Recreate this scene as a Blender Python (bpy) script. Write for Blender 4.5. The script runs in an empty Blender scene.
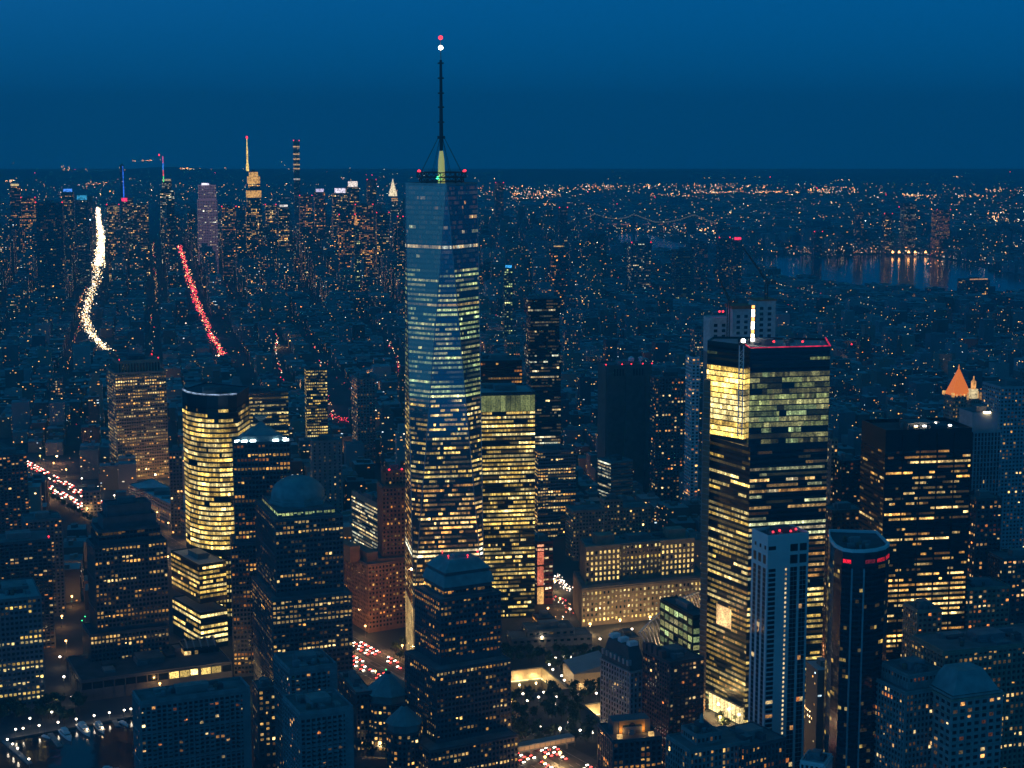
import bpy, math, random
import numpy as np
from mathutils import Vector
# ------------------------------------------------------------------ camera, sky, light, exposure
S = bpy.context.scene
C = S.collection
PI = math.pi
F = 1681.0; H = 458.0; PITCH = math.radians(8.394)
cam = bpy.data.cameras.new('camera'); camo = bpy.data.objects.new('camera', cam); C.objects.link(camo)
cam.sensor_width = 36; cam.lens = F / 1024 * 36; cam.clip_start = 5; cam.clip_end = 120000
camo.location = (0, 0, H); camo.rotation_euler = (PI / 2 - PITCH, 0, 0); S.camera = camo
w = bpy.data.worlds.new('World'); S.world = w; w.use_nodes = True
nt = w.node_tree; N = nt.nodes; L = nt.links
bg = N['Background']
def wn(t, **k):
    n = N.new(t)
    for a, b in k.items(): setattr(n, a, b)
    return n
tc = wn('ShaderNodeTexCoord'); sep = wn('ShaderNodeSeparateXYZ'); L.new(tc.outputs['Generated'], sep.inputs[0])
mx = wn('ShaderNodeMath', operation='MAXIMUM'); L.new(sep.outputs[2], mx.inputs[0]); mx.inputs[1].default_value = 0.05
cb = wn('ShaderNodeCombineXYZ'); L.new(sep.outputs[0], cb.inputs[0]); L.new(sep.outputs[1], cb.inputs[1]); L.new(mx.outputs[0], cb.inputs[2])
sky = wn('ShaderNodeTexSky', sky_type='NISHITA', sun_disc=False)
sky.sun_elevation = math.radians(-4); sky.sun_rotation = math.radians(-112); sky.altitude = 300; sky.ozone_density = 3; sky.dust_density = 2
L.new(cb.outputs[0], sky.inputs[0])
tint = wn('ShaderNodeVectorMath', operation='MULTIPLY'); L.new(sky.outputs[0], tint.inputs[0]); tint.inputs[1].default_value = (1.4, 5.3, 5.8)
ramp = wn('ShaderNodeValToRGB'); L.new(sep.outputs[2], ramp.inputs[0])
e = ramp.color_ramp.elements
e[0].position = 0.0; e[0].color = (0.0, .115, .33, 1); e[1].position = 1; e[1].color = (0.0, .054, .066, 1)
x = ramp.color_ramp.elements.new(.045); x.color = (0, .112, .33, 1)
x = ramp.color_ramp.elements.new(.085); x.color = (0, .112, .345, 1)
x = ramp.color_ramp.elements.new(.25); x.color = (0, .060, .10, 1)
add = wn('ShaderNodeVectorMath', operation='ADD'); L.new(tint.outputs[0], add.inputs[0]); L.new(ramp.outputs[0], add.inputs[1])
L.new(add.outputs[0], bg.inputs[0]); bg.inputs[1].default_value = 1.0
sl = bpy.data.lights.new('afterglow_sun', 'SUN'); sl.energy = 0.03; sl.angle = math.radians(30); sl.color = (.45, .75, 1.0)
so = bpy.data.objects.new('afterglow_sun', sl); C.objects.link(so); so.rotation_euler = (math.radians(78), 0, math.radians(-112 + 0))
S.view_settings.view_transform = 'Standard'; S.view_settings.look = 'None'; S.view_settings.exposure = 0.0; S.view_settings.gamma = 1.0
S.render.engine = 'CYCLES'
S.cycles.use_denoising = True
S.cycles.max_bounces = 4; S.cycles.diffuse_bounces = 2; S.cycles.glossy_bounces = 3; S.cycles.volume_bounces = 0; S.cycles.transparent_max_bounces = 4
S.cycles.sample_clamp_direct = 0; S.cycles.sample_clamp_indirect = 3; S.cycles.caustics_reflective = False; S.cycles.caustics_refractive = False
random.seed(7); RG = np.random.default_rng(11)
# ------------------------------------------------------------------ pixel <-> place helpers
cp, sp = math.cos(PITCH), math.sin(PITCH)
def ray(px, py):
    u = (px - 512) / F; v = (384 - py) / F
    return (u, cp + v * sp, -sp + v * cp)
def at(px, py, Y):
    d = ray(px, py); t = Y / d[1]; return (d[0] * t, Y, H + d[2] * t)
def G(px, py, z=0.0):
    d = ray(px, py); t = (H - z) / -d[2]; return (d[0] * t, d[1] * t)
def proj(X, Y, Z):
    D = Y * cp + (H - Z) * sp; U = (Z - H) * cp + Y * sp
    return 512 + F * X / D, 384 - F * U / D
def Yof(py, z):   # distance at which height z shows at row py
    d = ray(512, py); return d[1] * (H - z) / -d[2]
def rect(xl, xc, xr, ytop, Y, th, dep=None, wid=None, bk=None):
    """near top corner seen at (xc,ytop) at distance Y; right end of the right face at xr, left end of the left face at xl"""
    th = math.radians(th); X0, _, z = at(xc, ytop, Y); D0 = Y * cp + (H - z) * sp
    c, s = math.cos(th), math.sin(th)
    k = (xr - 512) / F; w_ = wid if wid else (k * D0 - X0) / (c - k * s * cp)
    wx, wy = w_ * c, w_ * s
    if bk is not None: c, s = math.cos(math.radians(bk)), math.sin(math.radians(bk))
    k = (xl - 512) / F; d_ = dep if dep else (k * D0 - X0) / (-s - k * c * cp)
    P = [(X0, Y), (X0 + wx, Y + wy), (X0 + wx - d_ * s, Y + wy + d_ * c), (X0 - d_ * s, Y + d_ * c)]
    return P, z
def inset(P, m):
    P = np.array(P, float); c = P.mean(0); d = P - c; r = np.linalg.norm(d, axis=1, keepdims=True)
    return [tuple(v) for v in c + d * (1 - m / r * 1.35)]
def zat(py, Y): return at(512, py, Y)[2]
# ------------------------------------------------------------------ materials
MT = {}
def mat(name, col, rough=.75, metal=0.0, var=0.22, scale=.15, spec=.4, emit=None, es=0):
    if name in MT: return MT[name]
    m = bpy.data.materials.new(name); m.use_nodes = True; n = m.node_tree; b = n.nodes['Principled BSDF']
    b.inputs['Roughness'].default_value = rough; b.inputs['Metallic'].default_value = metal
    b.inputs['Specular IOR Level'].default_value = spec
    tx = n.nodes.new('ShaderNodeTexCoord'); nz = n.nodes.new('ShaderNodeTexNoise'); nz.inputs['Scale'].default_value = scale; nz.inputs['Detail'].default_value = 4
    n.links.new(tx.outputs['Object'], nz.inputs['Vector'])
    r = n.nodes.new('ShaderNodeValToRGB'); r.color_ramp.elements[0].position = .3; r.color_ramp.elements[1].position = .7
    r.color_ramp.elements[0].color = (*[v * (1 - var) for v in col], 1); r.color_ramp.elements[1].color = (*[min(1, v * (1 + var)) for v in col], 1)
    n.links.new(nz.outputs[0], r.inputs[0]); n.links.new(r.outputs[0], b.inputs['Base Color'])
    if emit: b.inputs['Emission Color'].default_value = (*emit, 1); b.inputs['Emission Strength'].default_value = es
    MT[name] = m; return m
def emis(name, col, s, sample='NONE'):
    if name in MT: return MT[name]
    m = bpy.data.materials.new(name); m.use_nodes = True; n = m.node_tree; b = n.nodes['Principled BSDF']
    b.inputs['Base Color'].default_value = (.05, .05, .05, 1); b.inputs['Emission Color'].default_value = (*col, 1); b.inputs['Emission Strength'].default_value = s
    if s < 3:
        t_ = n.nodes.new('ShaderNodeTexCoord'); z_ = n.nodes.new('ShaderNodeTexNoise'); z_.inputs['Scale'].default_value = .22; z_.inputs['Detail'].default_value = 3; n.links.new(t_.outputs['Object'], z_.inputs['Vector'])
        r_ = n.nodes.new('ShaderNodeMapRange'); r_.inputs['From Min'].default_value = .35; r_.inputs['From Max'].default_value = .65; r_.inputs['To Min'].default_value = s * .35; r_.inputs['To Max'].default_value = s * 1.5; n.links.new(z_.outputs[0], r_.inputs['Value']); n.links.new(r_.outputs[0], b.inputs['Emission Strength'])
    m.cycles.emission_sampling = sample; MT[name] = m; return m
def attr_mat(name, rough, metal, base, spec=.5, use_base=False, emissive=True):
    m = bpy.data.materials.new(name); m.use_nodes = True; n = m.node_tree; b = n.nodes['Principled BSDF']
    a = n.nodes.new('ShaderNodeAttribute'); a.attribute_name = 'glow'
    b.inputs['Roughness'].default_value = rough; b.inputs['Metallic'].default_value = metal; b.inputs['Specular IOR Level'].default_value = spec
    b.inputs['Base Color'].default_value = (*base, 1)
    if use_base: n.links.new(a.outputs['Color'], b.inputs['Base Color'])
    if emissive:
        n.links.new(a.outputs['Color'], b.inputs['Emission Color']); tx = n.nodes.new('ShaderNodeTexCoord'); out = []
        for sc, lo, hi in ((.9, .35, 1.75), (.07, .55, 1.45)):
            nz = n.nodes.new('ShaderNodeTexNoise'); nz.inputs['Scale'].default_value = sc; nz.inputs['Detail'].default_value = 2; n.links.new(tx.outputs['Object'], nz.inputs['Vector'])
            mr = n.nodes.new('ShaderNodeMapRange'); mr.inputs['From Min'].default_value = .32; mr.inputs['From Max'].default_value = .68; mr.inputs['To Min'].default_value = lo; mr.inputs['To Max'].default_value = hi; n.links.new(nz.outputs[0], mr.inputs['Value']); out.append(mr)
        mu = n.nodes.new('ShaderNodeMath'); mu.operation = 'MULTIPLY'; n.links.new(out[0].outputs[0], mu.inputs[0]); n.links.new(out[1].outputs[0], mu.inputs[1]); n.links.new(mu.outputs[0], b.inputs['Emission Strength'])
    m.cycles.emission_sampling = 'NONE'; MT[name] = m; return m
WIN = attr_mat('window_glass', .12, 0.0, (.008, .012, .016), .5)
WINM = attr_mat('mirror_curtain_glass', .06, .75, (.26, .30, .34), .6)
CITY = attr_mat('masonry_mixed', .85, 0, (.2, .2, .2), .2, use_base=True, emissive=False)
CLAY = mat('stone_tan', (.30, .235, .17)); BRN = mat('brick_brown', (.17, .09, .06)); DK = mat('dark_granite', (.10, .105, .11), .5)
GRN = mat('granite_grey', (.17, .18, .19), .6); TEAL = mat('pale_precast', (.66, .66, .64), .8, var=.06)
CONC = mat('concrete', (.22, .215, .205)); BLK = mat('black_steel', (.008, .008, .009), .4); COP = mat('copper_patina', (.17, .27, .27), .6)
GLS = mat('dark_glass_spandrel', (.03, .045, .055), .2, metal=.3, var=.05); MUL = mat('aluminium_mullion', (.35, .37, .38), .4, metal=.6)
RF = mat('roof_membrane', (.14, .15, .15), .9, var=.35, scale=.08); RFD = mat('roof_dark', (.07, .075, .08), .9, var=.3, scale=.1); WHT = mat('white_paint', (.75, .75, .74), .6, var=.05)
RFB = mat('roof_pale', (.32, .33, .33), .8, var=.15, scale=.05)
ORG = mat('orange_formwork', (.55, .13, .04), .7); REDB = emis('red_beacon', (1, .03, .05), 3.2); BWH = emis('lamp_warm', (1, .72, .38), 14); BWW = emis('lamp_white', (1, .9, .75), 16)
BCL = emis('lamp_cool', (.8, .93, 1), 12); GRNL = emis('signal_green', (.05, 1, .35), 8); HEAD = emis('headlight_glow', (1, .85, .6), 13); TAIL = emis('tail_glow', (1, .05, .04), 9)
# ------------------------------------------------------------------ mesh helpers
def tag(o, label=None, cat=None, group=None, kind=None):
    if label: o['label'] = label
    if cat: o['category'] = cat
    if group: o['group'] = group
    if kind: o['kind'] = kind
    return o
def link(o, parent=None):
    C.objects.link(o)
    if parent: o.parent = parent
    return o
class MB:
    def __init__(s): s.v = []; s.f = []; s.m = []
    def poly(s, pts, m=0):
        b = len(s.v); s.v += [tuple(map(float, p)) for p in pts]; s.f.append(tuple(range(b, b + len(pts)))); s.m.append(m); return s
    def prism(s, P, z0, z1, m=0, mt=None, top=None, bot=False):
        n = len(P); T = top or P; b = len(s.v)
        s.v += [(float(x), float(y), float(z0)) for x, y in P] + [(float(x), float(y), float(z1)) for x, y in T]
        for i in range(n):
            j = (i + 1) % n; s.f.append((b + i, b + j, b + n + j, b + n + i)); s.m.append(m)
        s.f.append(tuple(range(b + n, b + 2 * n))); s.m.append(m if mt is None else mt)
        if bot: s.f.append(tuple(range(b + n - 1, b - 1, -1))); s.m.append(m)
        return s
    def box(s, c, d, m=0, rz=0):
        cx, cy, z0 = c; hx, hy = d[0] / 2, d[1] / 2; ca, sa = math.cos(rz), math.sin(rz)
        P = [(cx + a * ca - b * sa, cy + a * sa + b * ca) for a, b in ((-hx, -hy), (hx, -hy), (hx, hy), (-hx, hy))]
        return s.prism(P, z0, z0 + d[2], m, bot=True)
    def bar(s, a, b, r, m=0, n=4, r2=None):
        a = Vector(a); b = Vector(b); d = (b - a).normalized(); u = d.cross(Vector((.3, .2, 1) if abs(d.z) < .9 else (1, .1, 0))).normalized(); v = d.cross(u); k = len(s.v); r2 = r if r2 is None else r2
        for q, rr in ((a, r), (b, r2)):
            for i in range(n):
                t = 2 * PI * i / n + PI / 4; p = q + (u * math.cos(t) + v * math.sin(t)) * rr; s.v.append(tuple(p))
        for i in range(n):
            j = (i + 1) % n; s.f.append((k + i, k + j, k + n + j, k + n + i)); s.m.append(m)
        s.f.append(tuple(range(k + n, k + 2 * n))); s.m.append(m); s.f.append(tuple(range(k + n - 1, k - 1, -1))); s.m.append(m); return s
    def lathe(s, c, prof, n=20, m=0, ph=0):
        k = len(s.v)
        for r, z in prof:
            for i in range(n):
                t = 2 * PI * i / n + ph; s.v.append((c[0] + r * math.cos(t), c[1] + r * math.sin(t), c[2] + z))
        for a in range(len(prof) - 1):
            for i in range(n):
                j = (i + 1) % n; s.f.append((k + a * n + i, k + a * n + j, k + (a + 1) * n + j, k + (a + 1) * n + i)); s.m.append(m)
        s.f.append(tuple(range(k + (len(prof) - 1) * n, k + len(prof) * n))); s.m.append(m); return s
    def build(s, name, mats, parent=None, loc=None, cols=None):
        me = bpy.data.meshes.new(name); V = s.v
        if loc is not None: V = [(a - loc[0], b - loc[1], c - loc[2]) for a, b, c in V]
        me.from_pydata(V, [], s.f)
        mats = mats if isinstance(mats, (list, tuple)) else [mats]
        for m in mats: me.materials.append(m)
        if len(mats) > 1: me.polygons.foreach_set('material_index', s.m)
        if cols is not None: setcol(me, cols)
        o = bpy.data.objects.new(name, me)
        if loc is not None: o.location = loc
        link(o, parent)
        if parent is not None and loc is not None: o.location = Vector(loc) - parent.location
        return o
def setcol(me, cols):
    a = me.attributes.new('glow', 'FLOAT_COLOR', 'FACE'); c = np.ones((len(me.polygons), 4), np.float32); c[:, :3] = cols; a.data.foreach_set('color', c.ravel())
def quadmesh(name, V, mats, cols=None, mi=None, parent=None, origin=(0, 0, 0)):
    """V: (n,4,3) quads"""
    V = np.asarray(V, np.float32) - np.asarray(origin, np.float32); n = len(V); me = bpy.data.meshes.new(name)
    me.vertices.add(n * 4); me.vertices.foreach_set('co', V.ravel()); me.loops.add(n * 4); me.loops.foreach_set('vertex_index', np.arange(n * 4, dtype=np.int32))
    me.polygons.add(n); me.polygons.foreach_set('loop_start', np.arange(0, n * 4, 4, dtype=np.int32)); me.polygons.foreach_set('loop_total', np.full(n, 4, np.int32))
    me.update(calc_edges=True)
    for m in (mats if isinstance(mats, (list, tuple)) else [mats]): me.materials.append(m)
    if mi is not None: me.polygons.foreach_set('material_index', np.asarray(mi, np.int32))
    if cols is not None: setcol(me, cols)
    o = bpy.data.objects.new(name, me); link(o, parent); return o
def empty(name, loc=(0, 0, 0)):
    o = bpy.data.objects.new(name, None); o.empty_display_size = 5; o.location = loc; return link(o)
# ------------------------------------------------------------------ lit window patterns
PAL = dict(warm=[(1, .56, .15), (1, .66, .24), (1, .47, .10)], amber=[(1, .42, .08), (1, .52, .12), (.9, .30, .05)], yellow=[(1, .68, .18), (1, .76, .28), (.95, .6, .12)],
           green=[(.62, .72, .25), (.5, .66, .28), (.8, .78, .30)], pale=[(1, .80, .45), (1, .7, .3), (.85, .85, .6)], resid=[(1, .45, .12), (1, .3, .06), (1, .7, .3), (1, .55, .2)],
           mixed=[(1, .6, .2), (.75, .78, .4), (1, .8, .45), (1, .48, .12)])
def pattern(nf, nc, st, rng):
    A = np.zeros((nf, nc, 3)); pal = PAL[st.get('pal', 'warm')]; p = st.get('p', .3); rv = st.get('rowvar', .8); run = st.get('run', 2.0); amp = st.get('amp', .6) * .86; prof = st.get('prof')
    for i in range(nf):
        q = p * math.exp(rng.normal(0, rv) - rv * rv / 4)
        if prof: q *= np.interp(i / max(1, nf - 1), [a for a, b in prof], [b for a, b in prof])
        q = min(q, 1.0 if p > 1 else .97); rc = pal[rng.integers(len(pal))]; j = 0; ra = math.exp(rng.normal(0, .35))
        while j < nc:
            n_ = 1 + rng.geometric(1 / run) - 1 if run > 1 else 1
            n_ = max(1, int(n_))
            if rng.random() < q:
                c = np.array(rc if rng.random() < .6 else pal[rng.integers(len(pal))]); a = amp * ra * math.exp(rng.normal(0, .45))
                for k in range(j, min(nc, j + n_)): A[i, k] = c * a * math.exp(rng.normal(-.08, .42))
            elif rng.random() < st.get('dim', .15): A[i, j:j + n_] = np.array(rc) * amp * rng.uniform(.03, .14)
            j += n_
    return A
def tier_windows(P, z0, z1, st, rng, Ptop=None):
    """returns floors: list of (list of quads, list of colors) from the top floor down"""
    fh = st.get('fh', 4.0); nf = max(1, int((z1 - z0 - st.get('top', 1.5)) / fh)); bay = st.get('bay', 3.0); ww = st.get('ww', .6); wh = st.get('wh', .55); out = [([], []) for _ in range(nf)]
    n = len(P); T = Ptop or P
    for s_ in range(n):
        a0 = np.array(P[s_]); b0 = np.array(P[(s_ + 1) % n]); a1 = np.array(T[s_]); b1 = np.array(T[(s_ + 1) % n])
        e_ = b0 - a0 if np.linalg.norm(b0 - a0) > np.linalg.norm(b1 - a1) else b1 - a1
        le = np.linalg.norm(e_)
        if le < st.get('minlen', 4): continue
        nrm = np.array([e_[1], -e_[0]]) / le; mid = (a0 + b0) / 2
        if nrm @ (-mid / np.linalg.norm(mid)) < -.12: continue
        nc = max(1, int(round(le / bay))); A = pattern(nf, nc, dict(st, **st.get('sidest', {}).get(s_, {})), rng)
        sf = st.get('side', {}).get(s_)
        if sf is not None: A = A * sf
        m = st.get('margin', .3)
        for i in range(nf):
            zt = z1 - st.get('top', 1.5) - i * fh; zb = zt - fh * wh
            t0 = (zb - z0) / (z1 - z0); t1 = (zt - z0) / (z1 - z0)
            A0 = a0 + (a1 - a0) * t0; B0 = b0 + (b1 - b0) * t0; A1 = a0 + (a1 - a0) * t1; B1 = b0 + (b1 - b0) * t1
            l0 = np.linalg.norm(B0 - A0)
            if l0 < 2: continue
            for j in range(nc):
                u0 = (j + (1 - ww) / 2) / nc; u1 = (j + (1 + ww) / 2) / nc
                o_ = nrm * st.get('proud', .08); zb = zt - fh * wh
                if not st.get('nojit') and A[i, j].max() > .12 and rng.random() < .45:
                    zb = zt - fh * wh * rng.choice([.85, .65, .45])
                    if not st.get('blank') and rng.random() < .4: u1 = u0 + (u1 - u0) * rng.choice([.55, .75])
                q = [(*(A0 + (B0 - A0) * u0 + o_), zb), (*(A0 + (B0 - A0) * u1 + o_), zb), (*(A1 + (B1 - A1) * u1 + o_), zt), (*(A1 + (B1 - A1) * u0 + o_), zt)]
                out[i][0].append(q); out[i][1].append(A[i, j])
    return out
HERO = []   # (root, footprint, height)
def hero(name, label, cat, tiers, wall, st, roofm=None, group=None, seed=None, ind=0, band=False, winmat=None, clutter=5, beacons=0, partname='window', parapet=1.2, structure_roof=True):
    """tiers: list of (poly, z0, z1[, style[, toppoly]]) ; first is the highest"""
    P0 = np.array(tiers[0][0]); c = P0.mean(0); root = empty(name, (c[0], c[1], 0)); tag(root, label, cat, group)
    rng = np.random.default_rng(seed if seed is not None else (sum(map(ord, label)) % 9999)); loc = (c[0], c[1], 0)
    wb = MB(); floors = []
    for t in tiers:
        P, z0, z1 = t[:3]; s_ = dict(st, nojit=band); top = None
        if len(t) > 3 and t[3]: s_.update(t[3])
        if len(t) > 4: top = t[4]
        T = top or P
        wb.prism(P, z0, z1, top=top)
        # parapet ring
        if parapet and structure_roof:
            I = inset(T, .6); n = len(T)
            for i in range(n):
                j = (i + 1) % n; a, b, cc, d = T[i], T[j], I[j], I[i]
                wb.prism([a, b, cc, d], z1 + .003, z1 + parapet)
        rb = MB().prism(inset(T, .7), z1 + .02, z1 + .3)
        if structure_roof: rb.build('roof', roofm or RF, root, loc)
        if not s_.get('blank') and not band and c[1] < 1620:
            for k_ in range(len(P)):
                a_ = np.array(P[k_]); b_ = np.array(P[(k_ + 1) % len(P)]); L_ = np.linalg.norm(b_ - a_)
                if L_ < 6 or z1 - z0 < 8: continue
                u_ = (b_ - a_) / L_; n_ = np.array([u_[1], -u_[0]])
                if n_ @ (-(a_ + b_)) < -.12 * np.linalg.norm(a_ + b_): continue
                nb = max(1, int(round(L_ / s_.get('bay', 3.0)))); pw = min(.9, (1 - s_.get('ww', .6)) * L_ / nb * .55) / 2
                for q_ in range(nb + 1):
                    m_ = a_ + u_ * min(max(L_ * q_ / nb, pw + .05), L_ - pw - .05); wb.prism([tuple(m_ - u_ * pw + n_ * .45), tuple(m_ + u_ * pw + n_ * .45), tuple(m_ + u_ * pw + n_ * .01), tuple(m_ - u_ * pw + n_ * .01)], z0 + .1, z1 - .2)
                zl_ = z1 - 1.0
                while zl_ > z0 + 6:
                    wb.prism([tuple(a_ + n_ * .8), tuple(b_ + n_ * .8), tuple(b_ + n_ * .012), tuple(a_ + n_ * .012)], zl_, zl_ + .8, bot=True); zl_ -= s_.get('fh', 4) * 7
        if not s_.get('blank'): floors += tier_windows(P, z0, z1, s_, rng, top)
    wb.build('wall', wall, root, loc)
    wm = winmat or WIN; rest_q = []; rest_c = []
    if band:
        if len(floors) > 100: # the hundred lowest-numbered floors as parts, the rest together
            for q, cc in floors[100:]: rest_q += q; rest_c += cc
        for q, cc in floors[:100]:
            if q: o = quadmesh('window_band', q, wm, cc, parent=root, origin=loc)
    else:
        aq = [(q, c_) for fq, fc in floors for q, c_ in zip(fq, fc)]
        aq.sort(key=lambda t: -float(max(t[1])))
        if ind >= 30: ind = 100
        for q, c_ in aq[:ind]:
            quadmesh(partname, [q], wm, [c_], parent=root, origin=loc)
        for q, c_ in aq[ind:]: rest_q.append(q); rest_c.append(c_)
    if rest_q:
        o = quadmesh(partname if not band else 'window_band', rest_q, wm, rest_c, parent=root, origin=loc)
        if len(rest_q) > 1: o['kind'] = 'stuff'
    P = tiers[0][0]; z1 = tiers[0][2]; P = np.array(P); e1 = P[1] - P[0]; e2 = P[-1] - P[0]; th = math.atan2(e1[1], e1[0]); w_, d_ = np.linalg.norm(e1), np.linalg.norm(e2)
    if structure_roof:
        near = c[1] < 1330
        for k in range(clutter + (9 if near and clutter > 0 else 0)):
            a, b = rng.uniform(.18, .82, 2); q = P[0] + e1 * a + e2 * b if len(P) == 4 else c + (P[rng.integers(len(P))] - c) * rng.uniform(0, .6)
            s1 = rng.uniform(.06, .2) * w_; s2 = rng.uniform(.08, .25) * d_
            if k == 0: s1, s2 = .4 * w_, .35 * d_; q = c
            if k > clutter:
                if k % 3 == 0: MB().lathe((q[0], q[1], z1 + .3), [(1.6, 0), (1.6, 3), (.2, 4)], 10).build('water_tank', [BRN, GRN][k % 2], root, loc); continue
                s1, s2 = rng.uniform(1.5, 5, 2)
            MB().box((q[0], q[1], z1 + .3), (min(s1, 22), min(s2, 22), rng.uniform(1.5, 4) if k else 5), rz=th).build('bulkhead' if k == 0 else 'rooftop_unit', [GRN, RF, CONC, RFD][rng.integers(4)], root, loc)
        for k in range(beacons):
            q = P[k % len(P)] * .93 + c * .07
            MB().lathe((q[0], q[1], z1 + 1), [(.1, 0), (.1, 1.2), (.6, 1.2), (.8, 1.8), (.6, 2.4), (.1, 2.6)], 8).build('beacon', REDB, root, loc)
    HERO.append((root, [tuple(p) for t in tiers for p in t[0]], z1)); return root
def part(name, mb, m, root, **k): return mb.build(name, m, root, tuple(root.location), **k)
#@@HEROES
# ------------------------------------------------------------------ ground, water, roads
from mathutils.geometry import tessellate_polygon
GRD = mat('ground_asphalt', (.055, .055, .056), .9, var=.4, scale=.01)
WAT = mat('water_dark', (.006, .015, .022), .12, spec=.5, var=.2, scale=.01)
_n = WAT.node_tree; _w = _n.nodes.new('ShaderNodeTexNoise'); _w.inputs['Scale'].default_value = .05; _b = _n.nodes.new('ShaderNodeBump'); _b.inputs['Strength'].default_value = .25; _b.inputs['Distance'].default_value = 2
_t = _n.nodes.new('ShaderNodeTexCoord'); _n.links.new(_t.outputs['Object'], _w.inputs['Vector']); _n.links.new(_w.outputs[0], _b.inputs['Height']); _n.links.new(_b.outputs[0], _n.nodes['Principled BSDF'].inputs['Normal'])
ROAD = mat('road_asphalt', (.075, .072, .07), .8, var=.2, scale=.05); PAVE = mat('paving', (.09, .088, .085), .85, var=.2, scale=.1); GRASSM = mat('planting_ground', (.03, .04, .02), .9, var=.4)
def square(cx, cy, s, th):
    c, s_ = math.cos(math.radians(th)), math.sin(math.radians(th)); return [(cx + a * c - b * s_, cy + a * s_ + b * c) for a, b in ((-s / 2, -s / 2), (s / 2, -s / 2), (s / 2, s / 2), (-s / 2, s / 2))]
def pool_sq(px, py):  # far edge right corner seen at px,py
    x, y = G(px, py); c, s_ = math.cos(math.radians(20)), math.sin(math.radians(20)); cx = x - 30.5 * c + 30.5 * s_; cy = y - 30.5 * s_ - 30.5 * c; return square(cx, cy, 61, 20)
POOLS = [pool_sq(542, 668), pool_sq(652, 697)]
outer = [(-16000, 300), (16000, 300), (16000, 24000), (-16000, 24000)]
loops = [[Vector((x, y, 0)) for x, y in lp] for lp in [outer] + POOLS]
tri = tessellate_polygon(loops); flat = [v for lp in loops for v in lp]
mb = MB(); mb.v = [tuple(v) for v in flat]; mb.f = [tuple(t) for t in tri]; mb.m = [0] * len(tri)
me = bpy.data.meshes.new('ground'); me.from_pydata(mb.v, [], mb.f); me.materials.append(GRD)
import bmesh
bm = bmesh.new(); bm.from_mesh(me); bmesh.ops.recalc_face_normals(bm, faces=bm.faces[:]); 
if bm.faces[0].normal.z < 0: bmesh.ops.reverse_faces(bm, faces=bm.faces[:])
bm.to_mesh(me); bm.free(); gro = link(bpy.data.objects.new('ground', me)); tag(gro, kind='structure')
def sheet(name, pts, z, m, kind='structure'):
    o = MB().poly([(x, y, z) for x, y in pts]).build(name, m); tag(o, kind=kind); return o
river = [(610, 236), (640, 232), (668, 240), (700, 249), (730, 252), (760, 254), (800, 255), (830, 256), (900, 254), (930, 257), (960, 263), (1000, 272), (1100, 284), (1100, 306), (1000, 291), (960, 291), (900, 290), (860, 285), (800, 279), (770, 275), (740, 268), (690, 258), (650, 252), (625, 247)]
RIV = [G(*p) for p in river]; sheet('river', RIV, .06, WAT)
sheet('harbour_water', [G(-260, 726), G(0, 736), G(70, 727), G(137, 713), G(265, 690), G(330, 800), G(-300, 1100)], .05, WAT)
# west street: a straight highway
ws0 = np.array(G(20, 466)); ws1 = np.array(G(600, 790)); wd = (ws1 - ws0); wl = np.linalg.norm(wd); wd /= wl; wn_ = np.array([-wd[1], wd[0]])
def ribbon(name, a, b, wdt, z, m):
    d = (b - a) / np.linalg.norm(b - a); n = np.array([-d[1], d[0]]) * wdt / 2
    return sheet(name, [a - n, b - n, b + n, a + n], z, m)
ribbon('west_pavement', ws0 - wd * 900, ws1 + wd * 60, 62, .012, PAVE); ribbon('west_highway', ws0 - wd * 900, ws1 + wd * 60, 44, .022, ROAD)
mb = MB()
for k in range(0, int(wl) + 900, 14):
    for off in (-15, -9, 9, 15):
        a = ws0 - wd * 850 + wd * k + wn_ * off; n = wn_ * .12; b = a + wd * 6
        mb.poly([(*(a - n), .03), (*(b - n), .03), (*(b + n), .03), (*(a + n), .03)][::1])
for off in (-21.5, -2.5, 2.5, 21.5):
    a = ws0 - wd * 900 + wn_ * off; b = ws1 + wn_ * off; n = wn_ * .12; mb.poly([(*(a - n), .03), (*(b - n), .03), (*(b + n), .03), (*(a + n), .03)])
tag(mb.build('lane_markings', mat('road_paint', (.7, .7, .66), .7)), kind='structure')
mb = MB(); 
for k in range(-850, int(wl), 60):
    a = ws0 + wd * k; b = a + wd * 44; n = wn_ * 2.1; mb.prism([tuple(a - n), tuple(b - n), tuple(b + n), tuple(a + n)], .0, .28)
tag(mb.build('median_kerb', CONC), kind='structure')
AVE = dict(a=[(97, 204), (100, 235), (99, 262), (92, 290), (85, 312), (87, 326), (95, 339), (108, 351)], b=[(180, 250), (187, 275), (196, 300), (205, 322), (213, 340), (223, 357)])
def pathpts(L_, n):
    P = np.array(L_, float); seg = np.linalg.norm(np.diff(P, axis=0), axis=1); t = np.concatenate([[0], np.cumsum(seg)]); u = np.linspace(0, t[-1], n); return np.stack([np.interp(u, t, P[:, 0]), np.interp(u, t, P[:, 1])], 1)
for k, nm in (('a', 'seventh_avenue'), ('b', 'sixth_avenue')):
    pp = pathpts(AVE[k], 14); g = np.array([G(*p) for p in pp]); mb = MB()
    for i in range(13):
        mb.poly([(g[i][0] - 13, g[i][1], .03 + .004 * (i % 2)), (g[i + 1][0] - 13, g[i + 1][1], .03 + .004 * (i % 2)), (g[i + 1][0] + 13, g[i + 1][1], .03 + .004 * (i % 2)), (g[i][0] + 13, g[i][1], .03 + .004 * (i % 2))][::-1])
    tag(mb.build('avenue', ROAD), kind='structure')
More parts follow.
